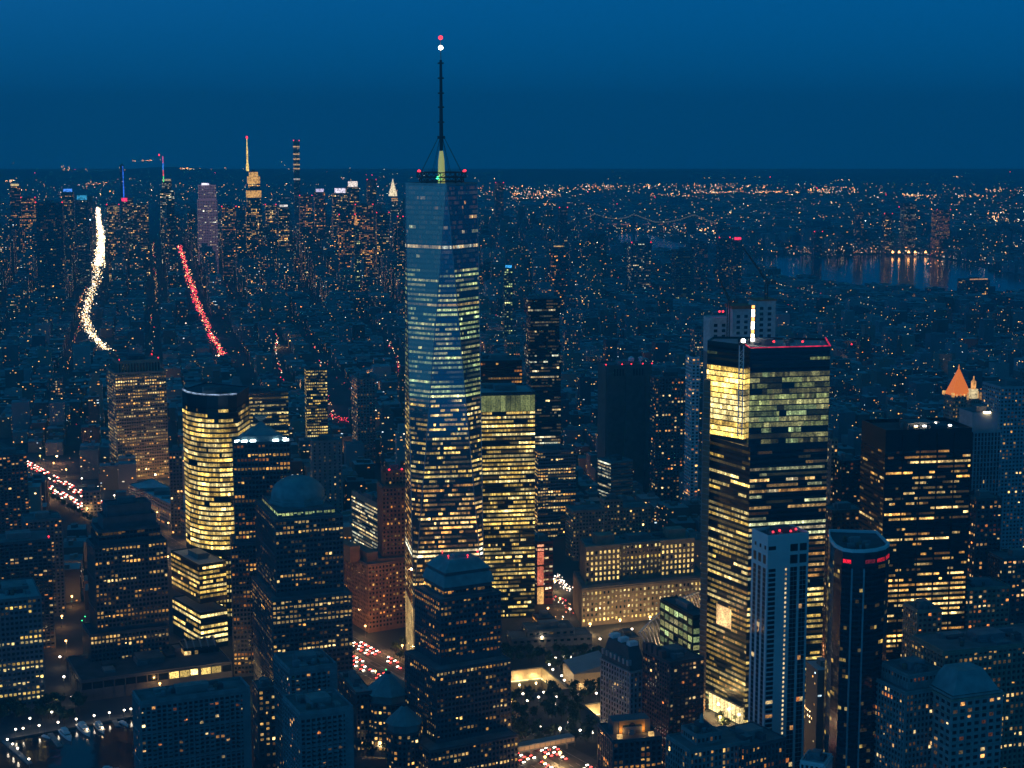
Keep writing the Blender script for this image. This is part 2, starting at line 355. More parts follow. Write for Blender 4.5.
# memorial pools: square pits with falling water and a lit foot
for k, P in enumerate(POOLS):
    c = np.mean(P, 0); root = empty('memorial_pool', (c[0], c[1], -9)); tag(root, ['sunken square pool with glowing waterfall walls beside the tower with the flat pyramid top', 'sunken square pool with glowing far wall behind the mansard roofed stone tower'][k], 'pool')
    mb = MB(); n = 4
    for i in range(4):
        a, b = P[i], P[(i + 1) % 4]; mb.poly([(*a, 0), (*b, 0), (*b, -9), (*a, -9)])
    mb.build('waterfall_wall', mat('wet_stone', (.5, .42, .3), .4), root, (c[0], c[1], -9))
    MB().poly([(*p, -8.95) for p in P]).build('basin', WAT, root, (c[0], c[1], -9))
    mb = MB(); I = inset(P, -1.2); J = inset(P, .0)
    for i in range(4):
        j = (i + 1) % 4; mb.prism([I[i], I[j], J[j], J[i]], .02, 1.0)
    mb.build('parapet', DK, root, (c[0], c[1], -9))
    I = inset(P, 1.2); J = inset(P, 1.8); mb = MB()
    for i in range(4):
        j = (i + 1) % 4; mb.prism([I[i], I[j], J[j], J[i]], -8.9, -8.2)
    mb.build('light_strip', emis('pool_light', (1, .72, .3), 2.5), root, (c[0], c[1], -9))
    a = np.array(P[2]); b = np.array(P[3]); inn = (np.array(P[1]) - a) / 61
    for t in (.12, .37, .62, .87):
        q = a + (b - a) * t + inn * 5; l = bpy.data.lights.new('pool_lamp', 'POINT'); l.energy = 5200; l.color = (1, .66, .25); l.shadow_soft_size = .6; o = bpy.data.objects.new('pool_lamp', l); o.location = (q[0] - c[0], q[1] - c[1], 2.2); link(o, root)
# ------------------------------------------------------------------ hero towers
def R(*a, **k): return rect(*a, **k)
# --- the tall tapering tower
def one_tower():
    cx, Y = at(441.5, 186, 1440)[0], 1440; zr = zat(186, 1405); zb = 56
    th = math.radians(10); B = [(cx + 30.8 * math.sqrt(2) * math.cos(th + a), Y + 30.8 * math.sqrt(2) * math.sin(th + a)) for a in (-.75 * PI, -.25 * PI, .25 * PI, .75 * PI)]
    T = [((B[i][0] + B[(i + 1) % 4][0]) / 2, (B[i][1] + B[(i + 1) % 4][1]) / 2) for i in range(4)]
    root = empty('tapered_skyscraper', (cx, Y, 0)); loc = (cx, Y, 0)
    tag(root, 'tallest mirrored glass tower with chamfered tapering sides and a long mast on top', 'skyscraper')
    mb = MB(); k = 0
    V = [(x, y, zb) for x, y in B] + [(x, y, zr) for x, y in T]; mb.v = V
    for i in range(4): mb.f += [(i, (i + 1) % 4, 4 + i), ((i + 1) % 4, 4 + (i + 1) % 4, 4 + i)]; mb.m += [0, 0]
    mb.f.append((4, 5, 6, 7)); mb.m.append(0); mb.build('wall', mat('mirror_spandrel', (.22, .26, .30), .08, metal=.75, var=.05), root, loc)
    MB().prism(B, 0, zb - .1).build('podium', mat('podium_glass_fins', (.5, .47, .4), .5), root, loc)
    def octa(z):
        t = (z - zb) / (zr - zb); out = []
        for i in range(4):
            b = np.array(B[i]); out += [b + (np.array(T[i - 1]) - b) * t, b + (np.array(T[i]) - b) * t]
        return out
    rng = np.random.default_rng(5); z = zr - 1; nf = 0; fh = (zr - zb - 2) / 88
    while nf < 88:
        zt = zr - 1 - nf * fh; z0_ = zt - fh * (.62 if proj(cx, 1410, zt)[1] < 268 else .46); a0 = octa(z0_); a1 = octa(zt); Q = []; CC = []
        yy = proj(cx, 1410, zt)[1]
        if yy < 240: p, am, pal, run = .02, .25, 'mixed', 2
        elif yy < 246 and yy >= 241.5: p, am, pal, run = .95, .5, 'pale', 6
        elif yy < 268: p, am, pal, run = .02, .2, 'mixed', 2
        elif yy < 395: p, am, pal, run = .82, .42, 'green', 5
        elif yy < 480: p, am, pal, run = .5, .7, 'yellow', 3
        else: p, am, pal, run = .5, .75, 'warm', 3
        if 303 < yy < 308: p, am, pal, run = .95, .8, 'yellow', 8
        if 340 < yy < 345 or 372 < yy < 378 or 452 < yy < 460: p = .08
        if 546 < yy < 556: p, am, pal, run = .96, 1.6, 'pale', 9
        for i in range(8):
            p0, p1, q0, q1 = a0[i], a0[(i + 1) % 8], a1[i], a1[(i + 1) % 8]; l0 = max(np.linalg.norm(p1 - p0), np.linalg.norm(q1 - q0))
            if l0 < 1.2: continue
            d = (p1 - p0) if np.linalg.norm(p1 - p0) > .6 else (q1 - q0); nr = np.array([d[1], -d[0]]) / np.linalg.norm(d)
            if nr[1] > .35: continue
            nc = max(1, int(l0 / 1.7)); A = pattern(1, nc, dict(p=p, amp=am * (1.0 if nr[0] > -.45 else .55), pal=pal, run=run, rowvar=.25, dim=.5), rng)[0]
            for j in range(nc):
                u, v = (j + .03) / nc, (j + .97) / nc; o_ = nr * .12
                Q.append([(*(p0 + (p1 - p0) * u + o_), z0_), (*(p0 + (p1 - p0) * v + o_), z0_), (*(q0 + (q1 - q0) * v + o_), zt), (*(q0 + (q1 - q0) * u + o_), zt)]); CC.append(A[j])
        quadmesh('window_band', Q, WINM, CC, parent=root, origin=loc); nf += 1
    for i in range(4):
        for j in (i, i - 1): MB().bar((*B[i], zb), (*T[j], zr), .55).build('corner_edge', MUL, root, loc)
    # podium lit fins on the two near faces
    for i in (0, 3):
        a, b = np.array(B[i]), np.array(B[(i + 1) % 4]); d = b - a; nr = np.array([d[1], -d[0]]) / np.linalg.norm(d); Q = []; CC = []
        for j in range(24):
            for r in range(5):
                u, v = (j + .1) / 24, (j + .9) / 24; Q.append([(*(a + d * u + nr * .1), 3 + r * 10.5), (*(a + d * v + nr * .1), 3 + r * 10.5), (*(a + d * v + nr * .1), 12.6 + r * 10.5), (*(a + d * u + nr * .1), 12.6 + r * 10.5)]); g = rng.uniform(.25, .6) * (1.0 if i == 3 else .25); CC.append((g, g * .66, g * .25))
        quadmesh('fin_panel', Q, WIN, CC, parent=root, origin=loc)
    # parapet, steel ring platform, mast
    mb = MB(); I = inset(T, .8)
    for i in range(4):
        j = (i + 1) % 4; mb.prism([T[i], T[j], I[j], I[i]], zr + .003, zr + 2)
    mb.build('parapet', MUL, root, loc)
    mb = MB()
    for zz, rr in ((zr + 3, 19), (zr + 6.5, 21), (zr + 10.5, 21)):
        for i in range(28):
            a, b = 2 * PI * i / 28, 2 * PI * (i + 1) / 28
            for r2 in (rr, rr - 4): mb.bar((cx + r2 * math.cos(a), Y + r2 * math.sin(a), zz), (cx + r2 * math.cos(b), Y + r2 * math.sin(b), zz), .55)
            if i % 2 == 0: mb.bar((cx + rr * math.cos(a), Y + rr * math.sin(a), zz), (cx + (rr - 4) * math.cos(b), Y + (rr - 4) * math.sin(b), zz), .35)
            if zz < zr + 8: mb.bar((cx + rr * math.cos(a), Y + rr * math.sin(a), zz), (cx + rr * math.cos(b), Y + rr * math.sin(b), zz + 3.7), .3)
    for i in range(8):
        a = 2 * PI * i / 8; mb.bar((cx + 17 * math.cos(a), Y + 17 * math.sin(a), zr), (cx + 17 * math.cos(a), Y + 17 * math.sin(a), zr + 10.5), .5)
        mb.bar((cx + 17 * math.cos(a), Y + 17 * math.sin(a), zr + 6.5), (cx, Y, zr + 6.5), .5)
    mb.build('communication_ring', mat('ring_steel', (.05, .055, .06), .5), root, loc)
    zt = [zat(y, 1440) for y in (180, 151, 139, 136, 60, 48, 38)]
    MB().lathe((cx, Y, 0), [(3.2, zr), (3.0, zt[0]), (2.6, zt[1] - 8), (1.5, zt[1])], 10).build('lit_mast_base', mat('radome_lit', (.5, .5, .3), .5, emit=(.55, .55, .12), es=.55), root, loc)
    MB().lathe((cx, Y, 0), [(1.5, zt[1] + .1), (1.4, zt[2]), (3.3, zt[2] + .2), (3.3, zt[3]), (1.7, zt[3] + .1), (1.3, zt[4] - 30), (1.1, zt[4])], 10).build('mast', mat('mast_steel', (.03, .035, .045), .5), root, loc)
    mb = MB()
    for y in (123, 108, 94, 79, 64): z = zat(y, 1440); mb.lathe((cx, Y, z), [(1.4, 0), (2.7, .2), (2.7, 1.2), (1.3, 1.4)], 10)
    mb.build('antenna_collar', mat('mast_steel', (.03, .035, .045)), root, loc)
    mb = MB()
    for i in range(8):
        a = 2 * PI * (i + .5) / 8; mb.bar((cx + 19 * math.cos(a), Y + 19 * math.sin(a), zr + 10), (cx + 2 * math.cos(a), Y + 2 * math.sin(a), zt[3]), .16)
    mb.build('guy_cable', mat('mast_steel', (.03, .035, .045)), root, loc)['kind'] = 'stuff'
    MB().lathe((cx, Y, 0), [(.5, zt[4]), (.35, zt[6] - 1)], 6).build('mast_tip', MUL, root, loc)
    MB().lathe((cx, Y, zt[5] - 1.6), [(.2, 0), (1.6, .7), (2, 1.8), (1.6, 3), (.2, 3.7)], 10).build('strobe_lamp', BWW, root, loc)
    MB().lathe((cx, Y, zt[6] - 1.6), [(.2, 0), (1.5, .7), (1.8, 1.8), (1.5, 3), (.2, 3.7)], 10).build('beacon', REDB, root, loc)
    for a in (-2.6, -.4, .3, 3.6): MB().lathe((cx + 21 * math.cos(a), Y + 21 * math.sin(a), zr + 11), [(.1, 0), (.9, .3), (1, 1), (.1, 2)], 8).build('beacon', REDB, root, loc)
    MB().lathe((cx - 3, Y - 5, zr + 5), [(.1, 0), (1.4, .3), (1.4, 1.6), (.1, 2)], 8).build('floodlight', GRNL, root, loc)
    HERO.append((root, B, zr))
one_tower()
G3 = dict(fh=3.9, bay=3.3, ww=.58, wh=.52)
def tiers(*ts, st=None):
    """ts: (xl,xc,xr,ytop,Y,th[,dep]) from the top; bottoms at the next top"""
    out = []; Rs = []
    for t in ts:
        t = list(t); dep = t[6] if len(t) > 6 else None; Rs.append(rect(*t[:6], dep=dep))
    for i, (P, z) in enumerate(Rs):
        zb = Rs[i + 1][1] + .05 if i + 1 < len(Rs) else 0; out.append((P, zb, z))
    return out
# curved glass office tower, fully lit
def curved_tower():
    pts = [(183.5, 1540), (188, 1524), (197, 1512), (208, 1506), (219, 1505), (229, 1507), (238, 1512)]
    zt = zat(396, 1506)
    def foot(): 
        P = [at(px, 440, y)[:2] for px, y in pts]; return P + [(P[-1][0] + 4, P[-1][1] + 45), (P[0][0] + 14, P[0][1] + 45)]
    P = foot(); za, zb = zat(409, 1506), zat(555, 1506)
    r = hero('curved_office_tower', 'bowed glass tower with nearly every floor glowing bright yellow', 'office tower',
         [(P, za, zt, dict(blank=True)), (P, zb, za - .05, dict(fh=4.55, bay=2.0, ww=.93, wh=.6, p=.97, rowvar=.04, run=7, amp=.95, pal='yellow', top=.4, prof=[(0, .35), (.05, .7), (.09, 1), (.38, 1), (.4, .3), (.42, 1), (.62, 1), (.66, .55), (.69, 1), (1, 1)], minlen=3, side={6: .5, 7: 0, 8: 0})),
          (P, 0, zb - .05, dict(fh=4.5, bay=3, p=.6, run=4, amp=.8, pal='yellow'))], GLS, {}, band=True, clutter=4, roofm=RFD)
    mb = MB(); I = inset(P, 1)
    for i in range(6): mb.prism([P[i], P[i + 1], I[i + 1], I[i]], zt + .3, zt + 1.6)
    part('crown_rim', mb, emis('cool_rim_glow', (.5, .7, 1), .7), r)
    Q, z = rect(171, 199, 226, 566, 1462, 34); hero('office_podium', 'wide lower glass block with yellow lit floors joined under the bowed bright tower', 'office block',
         [(Q, zat(604, 1462), z, dict(fh=4.4, p=.8)), (Q, 0, zat(614, 1462), dict(p=.85, amp=1.1))], GLS, dict(fh=5, bay=3.2, ww=.9, wh=.5, p=.8, pal='yellow', amp=.75, run=4, rowvar=.3), band=True, roofm=RFB)
curved_tower()
# domed tower
def domed():
    t = tiers((262, 278, 335, 512, 1300, 20), (255, 275, 343, 521, 1294, 20), (252, 272, 352, 601, 1284, 20))
    t[0] = (*t[0], dict(pal='green', p=.9, amp=.42, rowvar=.1, fh=4.2, wh=.5, ww=.8, run=6)); t[1] = (*t[1], dict(p=.20, pal='warm', prof=[(0, 2.2), (.12, 2), (.2, .5), (.6, .55), (.9, 1.8), (1, 3)]))
    t[2] = (*t[2], dict(p=.3, bay=3.4, prof=[(0, 2.6), (.12, 1.8), (.2, 1), (1, .6)], pal='warm', amp=.45))
    r = hero('domed_office_tower', 'granite office tower crowned by a smooth round copper dome', 'office tower', t, DK, dict(fh=3.9, bay=3.0, ww=.66, wh=.5, p=.2, run=1.6, amp=.4), ind=100, clutter=0, parapet=1)
    P = np.array(t[0][0]); c = P.mean(0); z = t[0][2] + .4; R0 = 28.0 / F * 1300
    MB().lathe((c[0], c[1], z), [(R0 * 1.1, 0), (R0 * 1.1, 3), (R0 * 1.02, 3.1), (R0 * 1.02, 6)], 8, ph=.35).build('dome_drum', COP, r, tuple(r.location))
    pr = [(R0 * math.cos(a), 6 + R0 * .72 * math.sin(a)) for a in np.linspace(0, PI / 2 - .05, 12)]
    d = part('dome', MB().lathe((c[0], c[1], z), pr, 40), COP, r)
    for p in d.data.polygons: p.use_smooth = len(p.vertices) == 4
domed()
def flat_pyramid():
    t = tiers((424, 444, 492, 590, 1180, 28), (415, 440, 501, 601, 1172, 28), (405, 436, 511, 672, 1158, 28), (398, 430, 518, 752, 1142, 28))
    t[0] = (*t[0], dict(p=.3, pal='amber', amp=.35, ww=.9)); t[1] = (*t[1], dict(p=.26, pal='amber', prof=[(0, 1.6), (.3, .7), (1, 1)])); t[2] = (*t[2], dict(p=.22, prof=[(0, 1.8), (.1, .6), (.6, .5), (.7, 1.6), (1, 1)]))
    r = hero('flat_pyramid_tower', 'granite tower in the centre front with a cut off copper pyramid roof', 'office tower', t, DK, dict(fh=3.9, bay=3.1, ww=.6, wh=.5, p=.2, run=1.5, amp=.45), ind=100, clutter=0, parapet=1)
    P, z = rect(422, 444, 495, 583, 1178, 28); P1, z1 = rect(426, 445, 491, 577, 1181, 28); P2, z2 = rect(438, 451, 480, 554, 1197, 28); 
    mb = MB(); mb.prism(P, z - 4, z1, top=P1, bot=True); part('roof_skirt', mb, COP, r)
    part('roof_band', MB().prism(inset(P1, 1), z1, z1 + 2.5), DK, r)
    part('pyramid_roof', MB().prism(P1, z1 + 2.6, zat(557, 1200), top=[tuple(np.mean(P1, 0) + (np.array(q) - np.mean(P1, 0)) * .6) for q in P1], bot=True), COP, r)
    c = np.mean(P1, 0)
    for k, (dx, dy) in enumerate(((-7, -8), (7, -6), (14, 6), (-12, 6))):
        MB().lathe((c[0] + dx, c[1] + dy, zat(557, 1200)), [(.2, 0), (.2, 1.4), (.6, 1.5), (.6, 2.2), (.1, 2.5)], 8).build('beacon', REDB, r, tuple(r.location))
    MB().box((c[0], c[1], zat(557, 1200) + .02), (9, 7, 1.8), rz=.5).build('roof_hatch', COP, r, tuple(r.location))
flat_pyramid()
def stepped_pyramid():
    t = tiers((232, 233, 290, 444, 1392, 10, 30), (230, 231, 292, 545, 1386, 10, 36))
    r = hero('stepped_pyramid_tower', 'granite tower with a stepped glass pyramid roof lit by white lamps, behind the dome', 'office tower', t, DK, dict(fh=3.9, bay=3.0, ww=.66, wh=.55, p=.22, run=2.4, amp=.42, pal='amber', prof=[(0, 1.6), (.2, 1.4), (.5, .7), (1, 1.4)]), ind=100, clutter=0)
    P = t[0][0]; z = t[0][2] + .35
    for k in range(4): part('pyramid_step', MB().prism(inset(P, 3 + k * 6.2), z + k * 5.2, z + k * 5.2 + 5.15, top=inset(P, 7.5 + k * 6.2), bot=True), COP, r)
    for k, (a, b) in enumerate(((.08, .12), (.2, .08), (.35, .08), (.75, .08), (.93, .1), (.9, .3))):
        q = np.array(P[0]) + (np.array(P[1]) - P[0]) * a + (np.array(P[3]) - P[0]) * b
        MB().box((q[0], q[1], z + .5), (4.5, 1, 1.6), rz=.35).build('roof_floodlight', BCL, r, tuple(r.location))
stepped_pyramid()
def ziggurat():
    t = tiers((104, 107, 151, 507, 1400, 24, 22), (100, 103, 156, 519, 1396, 24, 26), (95, 98, 160, 532, 1390, 24, 32), (90, 94, 167, 548, 1382, 24, 34), (85, 90, 169, 636, 1374, 24, 36))
    t[0] = (*t[0], dict(blank=True)); t[1] = (*t[1], dict(blank=True)); t[2] = (*t[2], dict(p=.5, pal='warm', ww=.85, run=3, prof=[(0, 2), (.4, .6), (1, .6)])); t[3] = (*t[3], dict(p=.26, prof=[(0, .8), (.5, .6), (.8, 1), (1, 3.2)])); t[4] = (*t[4], dict(p=.6, amp=.7, prof=[(0, 1.5), (.2, 1.2), (.3, .1), (.8, .1), (1, .3)]))
    hero('ziggurat_office_tower', 'broad dark tower with a stepped back top near the marina', 'office tower', t, DK, dict(fh=3.9, bay=3.2, ww=.6, wh=.55, p=.3, run=2, amp=.5), ind=100, clutter=2, roofm=RFD)
ziggurat()
Q, z = rect(78, 81, 232, 682, 1322, 24, dep=70)
hero('long_podium', 'long low podium with large lit windows at the foot of the stepped top tower', 'podium', [(Q, 0, z)], DK, dict(fh=9, bay=9, ww=.88, wh=.62, p=.5, pal='yellow', amp=.9, run=3, top=1.5, prof=[(0, 1), (1, 0)]), ind=30, clutter=6, roofm=RFD)
def atrium():
    Q, z = rect(180, 184, 219, 650, 1392, 22, dep=24); r = hero('glass_atrium', 'low glazed hall with arched roof glowing between two office towers', 'atrium', [(Q, 0, z)], GLS, dict(fh=5.5, bay=3, ww=.9, wh=.7, p=.4, pal='warm', amp=.4, run=2), band=True, clutter=0)
    a, b, d = np.array(Q[0]), np.array(Q[1]), np.array(Q[3])
    for k in range(5):
        mb = MB(); q = a + (b - a) * (k + .5) / 5; v = (d - a)
        ps = [(*(q + v * t), z + .3 + 5 * math.sin(PI * t)) for t in np.linspace(0, 1, 8)]
        for i in range(7): mb.bar(ps[i], ps[i + 1], .7)
        mb.build('roof_arch', MUL, r, tuple(r.location))
atrium()
# brick telephone building (art deco)
def deco():
    t = tiers((383, 385, 406, 472, 1545, 14, 20), (381, 382, 408, 488, 1540, 14, 26), (374, 377, 409, 560, 1530, 14, 40)); t2 = rect(344, 368, 409, 566, 1515, 30)
    t = [t[0], t[1], (t[2][0], t2[1] + .05, t[2][2]), (t2[0], 0, t2[1])]
    r = hero('art_deco_tower', 'brown brick setback tower with buttressed shoulders left of the tallest tower', 'tower', t, mat('warm_brick', (.34, .17, .10)), dict(fh=4.0, bay=3.4, ww=.45, wh=.5, p=.13, run=1, amp=.5, pal='amber', prof=[(0, .6), (.3, 1.6), (.6, 1), (1, .6)]), ind=60, clutter=1)
    for (a, b, c_, y) in ((346, 350, 360, 547), (363, 367, 378, 553)):
        Q, z = rect(a, b, c_, y, 1528, 30, dep=40); part('shoulder_block', MB().prism(Q, t2[1], z), MT['warm_brick'], r)
    P = t[0][0]
    for p in P[:3]: MB().box((p[0], p[1], t[0][2]), (3, 3, 6)).build('pinnacle', BRN, r, tuple(r.location))
    for q in ((.2, 0), (.8, 0)):
        p = np.array(P[0]) + (np.array(P[1]) - P[0]) * q[0]; MB().lathe((p[0], p[1], t[0][2] + 1.2), [(.1, 0), (.9, .4), (.9, 1.3), (.1, 1.7)], 8).build('beacon', REDB, r, tuple(r.location))
deco()
for px, py, e_ in ((378, 566, 3500), (392, 570, 3500), (356, 640, 6000), (385, 648, 6000), (364, 600, 3000)):
    x, y, z = at(px, py, 1490 if py < 600 else 1455); l = bpy.data.lights.new('facade_uplight', 'POINT'); l.energy = e_; l.color = (1, .5, .22); l.shadow_soft_size = 1; o = bpy.data.objects.new('facade_uplight', l); o.location = (x, y, max(z, 8)); link(o)
Q, z = rect(351.5, 383, 386, 507, 1690, 27)
hero('slab_office', 'pale slab with horizontal bands of warm windows behind the brown brick tower', 'office block', [(Q, 0, z)], CLAY, dict(fh=3.8, bay=2.6, ww=.9, wh=.45, p=.75, rowvar=.25, run=5, amp=.6, pal='pale', top=5), band=True)
# tower with green top band right of the tallest
def seven():
    Q, z = rect(478, 481, 535, 394, 1560, 9, dep=48); z1 = zat(411, 1560)
    r = hero('glass_block_tower', 'boxy glass tower with green lit top storey and amber floors by the tallest tower', 'office tower', [(Q, z1, z, dict(fh=18, bay=4.5, ww=.94, wh=.85, p=1, rowvar=0, run=40, amp=.5, pal='green', top=2)), (Q, zat(628, 1560), z1 - .05), (Q, 0, zat(628, 1560) - .05, dict(p=.9, fh=9, amp=.35, pal='yellow', run=20))], GLS,
             dict(fh=4.1, bay=1.7, ww=.86, wh=.5, p=.74, rowvar=.5, run=3, amp=.72, pal='yellow', dim=.4, prof=[(0, 1.25), (.4, 1), (1, .7)]), band=True, clutter=7, roofm=RFB)
seven()
Q, z = rect(478, 480, 522, 362, 1900, 8, dep=50)
hero('dark_office_block', 'wide dark tower with a few lit rows behind the green topped block', 'office tower', [(Q, 0, z)], BLK, dict(fh=4.2, bay=3, ww=.8, wh=.5, p=.3, rowvar=1, run=3, amp=.7, pal='amber'), band=True)
def jenga():
    rng = np.random.default_rng(3); T = []; z1 = zat(299, 2220); n = 12; hs = z1 / n
    for i in range(n):
        a = rng.uniform(-1.6, 1.6) * (1.6 if i < 4 else .5); b = rng.uniform(-1.6, 1.6) * (1.6 if i < 4 else .5); Q, _ = rect(528 + a, 530 + a, 561 + b, 400, 2220 - rng.uniform(0, 4), 9, dep=34); T.append((Q, z1 - hs * (i + 1) + .04, z1 - hs * i))
    hero('stacked_glass_tower', 'slender glass apartment tower of shifted stacked storeys', 'apartment tower', T, GLS, dict(fh=4.1, bay=3, ww=.9, wh=.5, p=.16, run=2, amp=.55, pal='pale', rowvar=.9, dim=.4), band=True, parapet=.6, clutter=1)
jenga()
def windowless():
    Q, z = rect(601, 606, 652, 367, 2120, 12, dep=40); r = hero('windowless_tower', 'tall windowless brown concrete tower with vertical shafts', 'tower', [(Q, 0, z, dict(blank=True))], mat('brown_concrete', (.16, .11, .09)), {}, clutter=2, parapet=2)
    a, b, d = np.array(Q[0]), np.array(Q[1]), np.array(Q[3]); e_ = (b - a) / np.linalg.norm(b - a); n_ = np.array([e_[1], -e_[0]]); L_ = np.linalg.norm(b - a)
    for f0, f1 in ((.02, .14), (.42, .56), (.86, .98)):
        part('shaft', MB().prism([tuple(a + e_ * L_ * f0 + n_ * 3.5), tuple(a + e_ * L_ * f1 + n_ * 3.5), tuple(a + e_ * L_ * f1 + n_ * .01), tuple(a + e_ * L_ * f0 + n_ * .01)], 0, z - 8), MT['brown_concrete'], r)
    for k in range(8):
        f = .17 + (k % 4) * .062 + (.42 if k > 3 else 0); part('vent', MB().prism([tuple(a + e_ * L_ * f + n_ * .3), tuple(a + e_ * L_ * (f + .035) + n_ * .3), tuple(a + e_ * L_ * (f + .035) + n_ * .01), tuple(a + e_ * L_ * f + n_ * .01)], z - 12, z - 3, bot=True), BLK, r)
    q = a + (b - a) * .6 + (d - a) * .3
    for dx in (0, 12):
        m_ = MB().bar((q[0] + dx, q[1], z), (q[0] + dx, q[1], z + 6), .5, n=6).lathe((q[0] + dx, q[1] - 1, z + 4), [(.4, 0), (3.6 - dx * .1, 1.5), (4.2 - dx * .15, 4), (3.4, 6), (.5, 7.5)], 14); part('dish_antenna', m_, WHT, r)
    for f in (.0, .35, .55, .8, 1): 
        p = a + (b - a) * f; MB().lathe((p[0], p[1] + 1, z + 2), [(.1, 0), (.9, .3), (.9, 1.3), (.1, 1.6)], 8).build('beacon', REDB, r, tuple(r.location))
windowless()
Q, z = rect(598, 611, 633, 463, 1960, 26); r = hero('white_corner_block', 'blank pale building with a lit side in front of the windowless tower', 'building', [(Q, 0, z, dict(side={0: .02}))], CONC, dict(fh=4, bay=3.5, ww=.9, wh=.5, p=.6, run=3, amp=.5, pal='pale', rowvar=.4), clutter=3)
Q, z = rect(535, 538, 576, 452, 1880, 12, dep=30); hero('mid_office', 'squat office with rows of bright cells right of the amber floored block', 'office block', [(Q, 0, z)], GRN, dict(fh=3.7, bay=3, ww=.75, wh=.5, p=.5, run=2.5, amp=.75, pal='warm'), clutter=5)
# big tan federal building
def federal():
    P1, z1 = rect(582, 586, 693, 548, 1556, 19, dep=36, bk=6); P0, z0 = rect(575, 582, 706, 590, 1535, 19, dep=64, bk=5)
    st = dict(fh=5.2, bay=4.2, ww=.42, wh=.5, p=.74, rowvar=.2, run=1, amp=.62, pal='yellow', dim=.1)
    r = hero('federal_office_block', 'massive tan stone block with regular glowing windows and a wider base', 'office block', [(P1, z0 + .05, z1), (P0, 0, z0, dict(top=3, p=.7, prof=[(0, 1.1), (.15, 1.3), (.5, .8), (1, 1.1)]))], CLAY, st, ind=100, clutter=5)
    e_ = np.array(P1[1]) - P1[0]; d = np.array(P1[3]) - P1[0]
    for f0, f1 in ((-.01, .31), (.69, 1.01)):
        a = np.array(P1[0]) + e_ * f0; b = np.array(P1[0]) + e_ * f1; n_ = -d / np.linalg.norm(d)
        part('end_pavilion', MB().prism([tuple(a + n_ * 4), tuple(b + n_ * 4), tuple(b + n_ * .03), tuple(a + n_ * .03)], z0 + .5, z1 + 2), CLAY, r)
        Q = []; CC = []; 
        for i in range(int((z1 - z0) / 5.2)):
            for j in range(8):
                u, v = (j + .28) / 8, (j + .72) / 8; A = a + (b - a) * u + n_ * 4.1; B_ = a + (b - a) * v + n_ * 4.1; zt = z1 - 3 - i * 5.2; Q.append([(*A, zt - 2.8), (*B_, zt - 2.8), (*B_, zt), (*A, zt)]); g = .85 * math.exp(RG.normal(0, .3)) * (RG.random() < .85); CC.append((g, g * .66, g * .2))
        quadmesh('window', Q, WIN, CC, parent=r, origin=tuple(r.location))['kind'] = 'stuff'
    for f in (.18, .85):
        q = np.array(P1[0]) + e_ * f + d * .4; part('penthouse', MB().box((q[0], q[1], z1), (18, 14, 9), rz=.28), CLAY, r)
        if f < .5: part('flagpole', MB().bar((q[0], q[1], z1 + 9), (q[0], q[1], z1 + 28), .5, n=6, r2=.12), MUL, r)
federal()
def prewar_back():
    t = tiers((600, 604, 623, 501, 1790, 14, 16), (570, 573, 651, 512, 1782, 14, 30)); hero('tan_setback_block', 'tan old building with a square tower on its roof behind the tan stone block', 'building', t, CLAY, dict(fh=4, bay=3.6, ww=.5, wh=.5, p=.12, run=1, amp=.6, pal='warm', side={}), clutter=4)
prewar_back()
Q, z = rect(520, 537, 553, 543, 1610, 14, dep=28); r = hero('red_glow_block', 'black building with a tall rose lit glass strip on its near edge', 'building', [(Q, 0, z)], mat('brick_red', (.12, .03, .025)), dict(fh=4.4, bay=4, ww=.8, wh=.5, p=.28, run=1.5, amp=.8, pal='pale'), clutter=2)
a = np.array(Q[0]); b = np.array(Q[1]); n_ = np.array([(b - a)[1], -(b - a)[0]]); n_ /= np.linalg.norm(n_); q0, q1 = a + (b - a) * .02 + n_ * .3, a + (b - a) * .42 + n_ * .3
quadmesh('lit_strip', [[(*q0, zz), (*q1, zz), (*q1, zz + hh), (*q0, zz + hh)] for zz, hh in ((z - 4, 2.2), (z - 8, 2.2), (z - 22, 13), (z - 43, 19), (z - 62, 17))], WIN, [(1.2, .5, .25), (1.2, .45, .25), (.62, .14, .07), (.6, .13, .07), (.95, .5, .15)], parent=r, origin=tuple(r.location))
Q, z = rect(518, 538, 555, 620, 1500, 14, dep=20); hero('lit_canopy_building', 'low building with amber lit storeys under the rose strip block', 'building', [(Q, 0, z)], BRN, dict(fh=4, bay=8, ww=.95, wh=.5, p=.9, run=5, amp=.6, pal='amber', rowvar=.1), clutter=2)
Q, z = rect(660.5, 693, 709.5, 617, 1345, 22); hero('green_lit_cube', 'low office with yellow green storeys and a dark flat roof beside the big glass tower', 'office block', [(Q, 0, z)], BLK, dict(fh=7.2, bay=8, ww=.9, wh=.66, p=1, run=1, amp=.4, pal='green', rowvar=.15, top=3), ind=60, clutter=3, roofm=RFD)
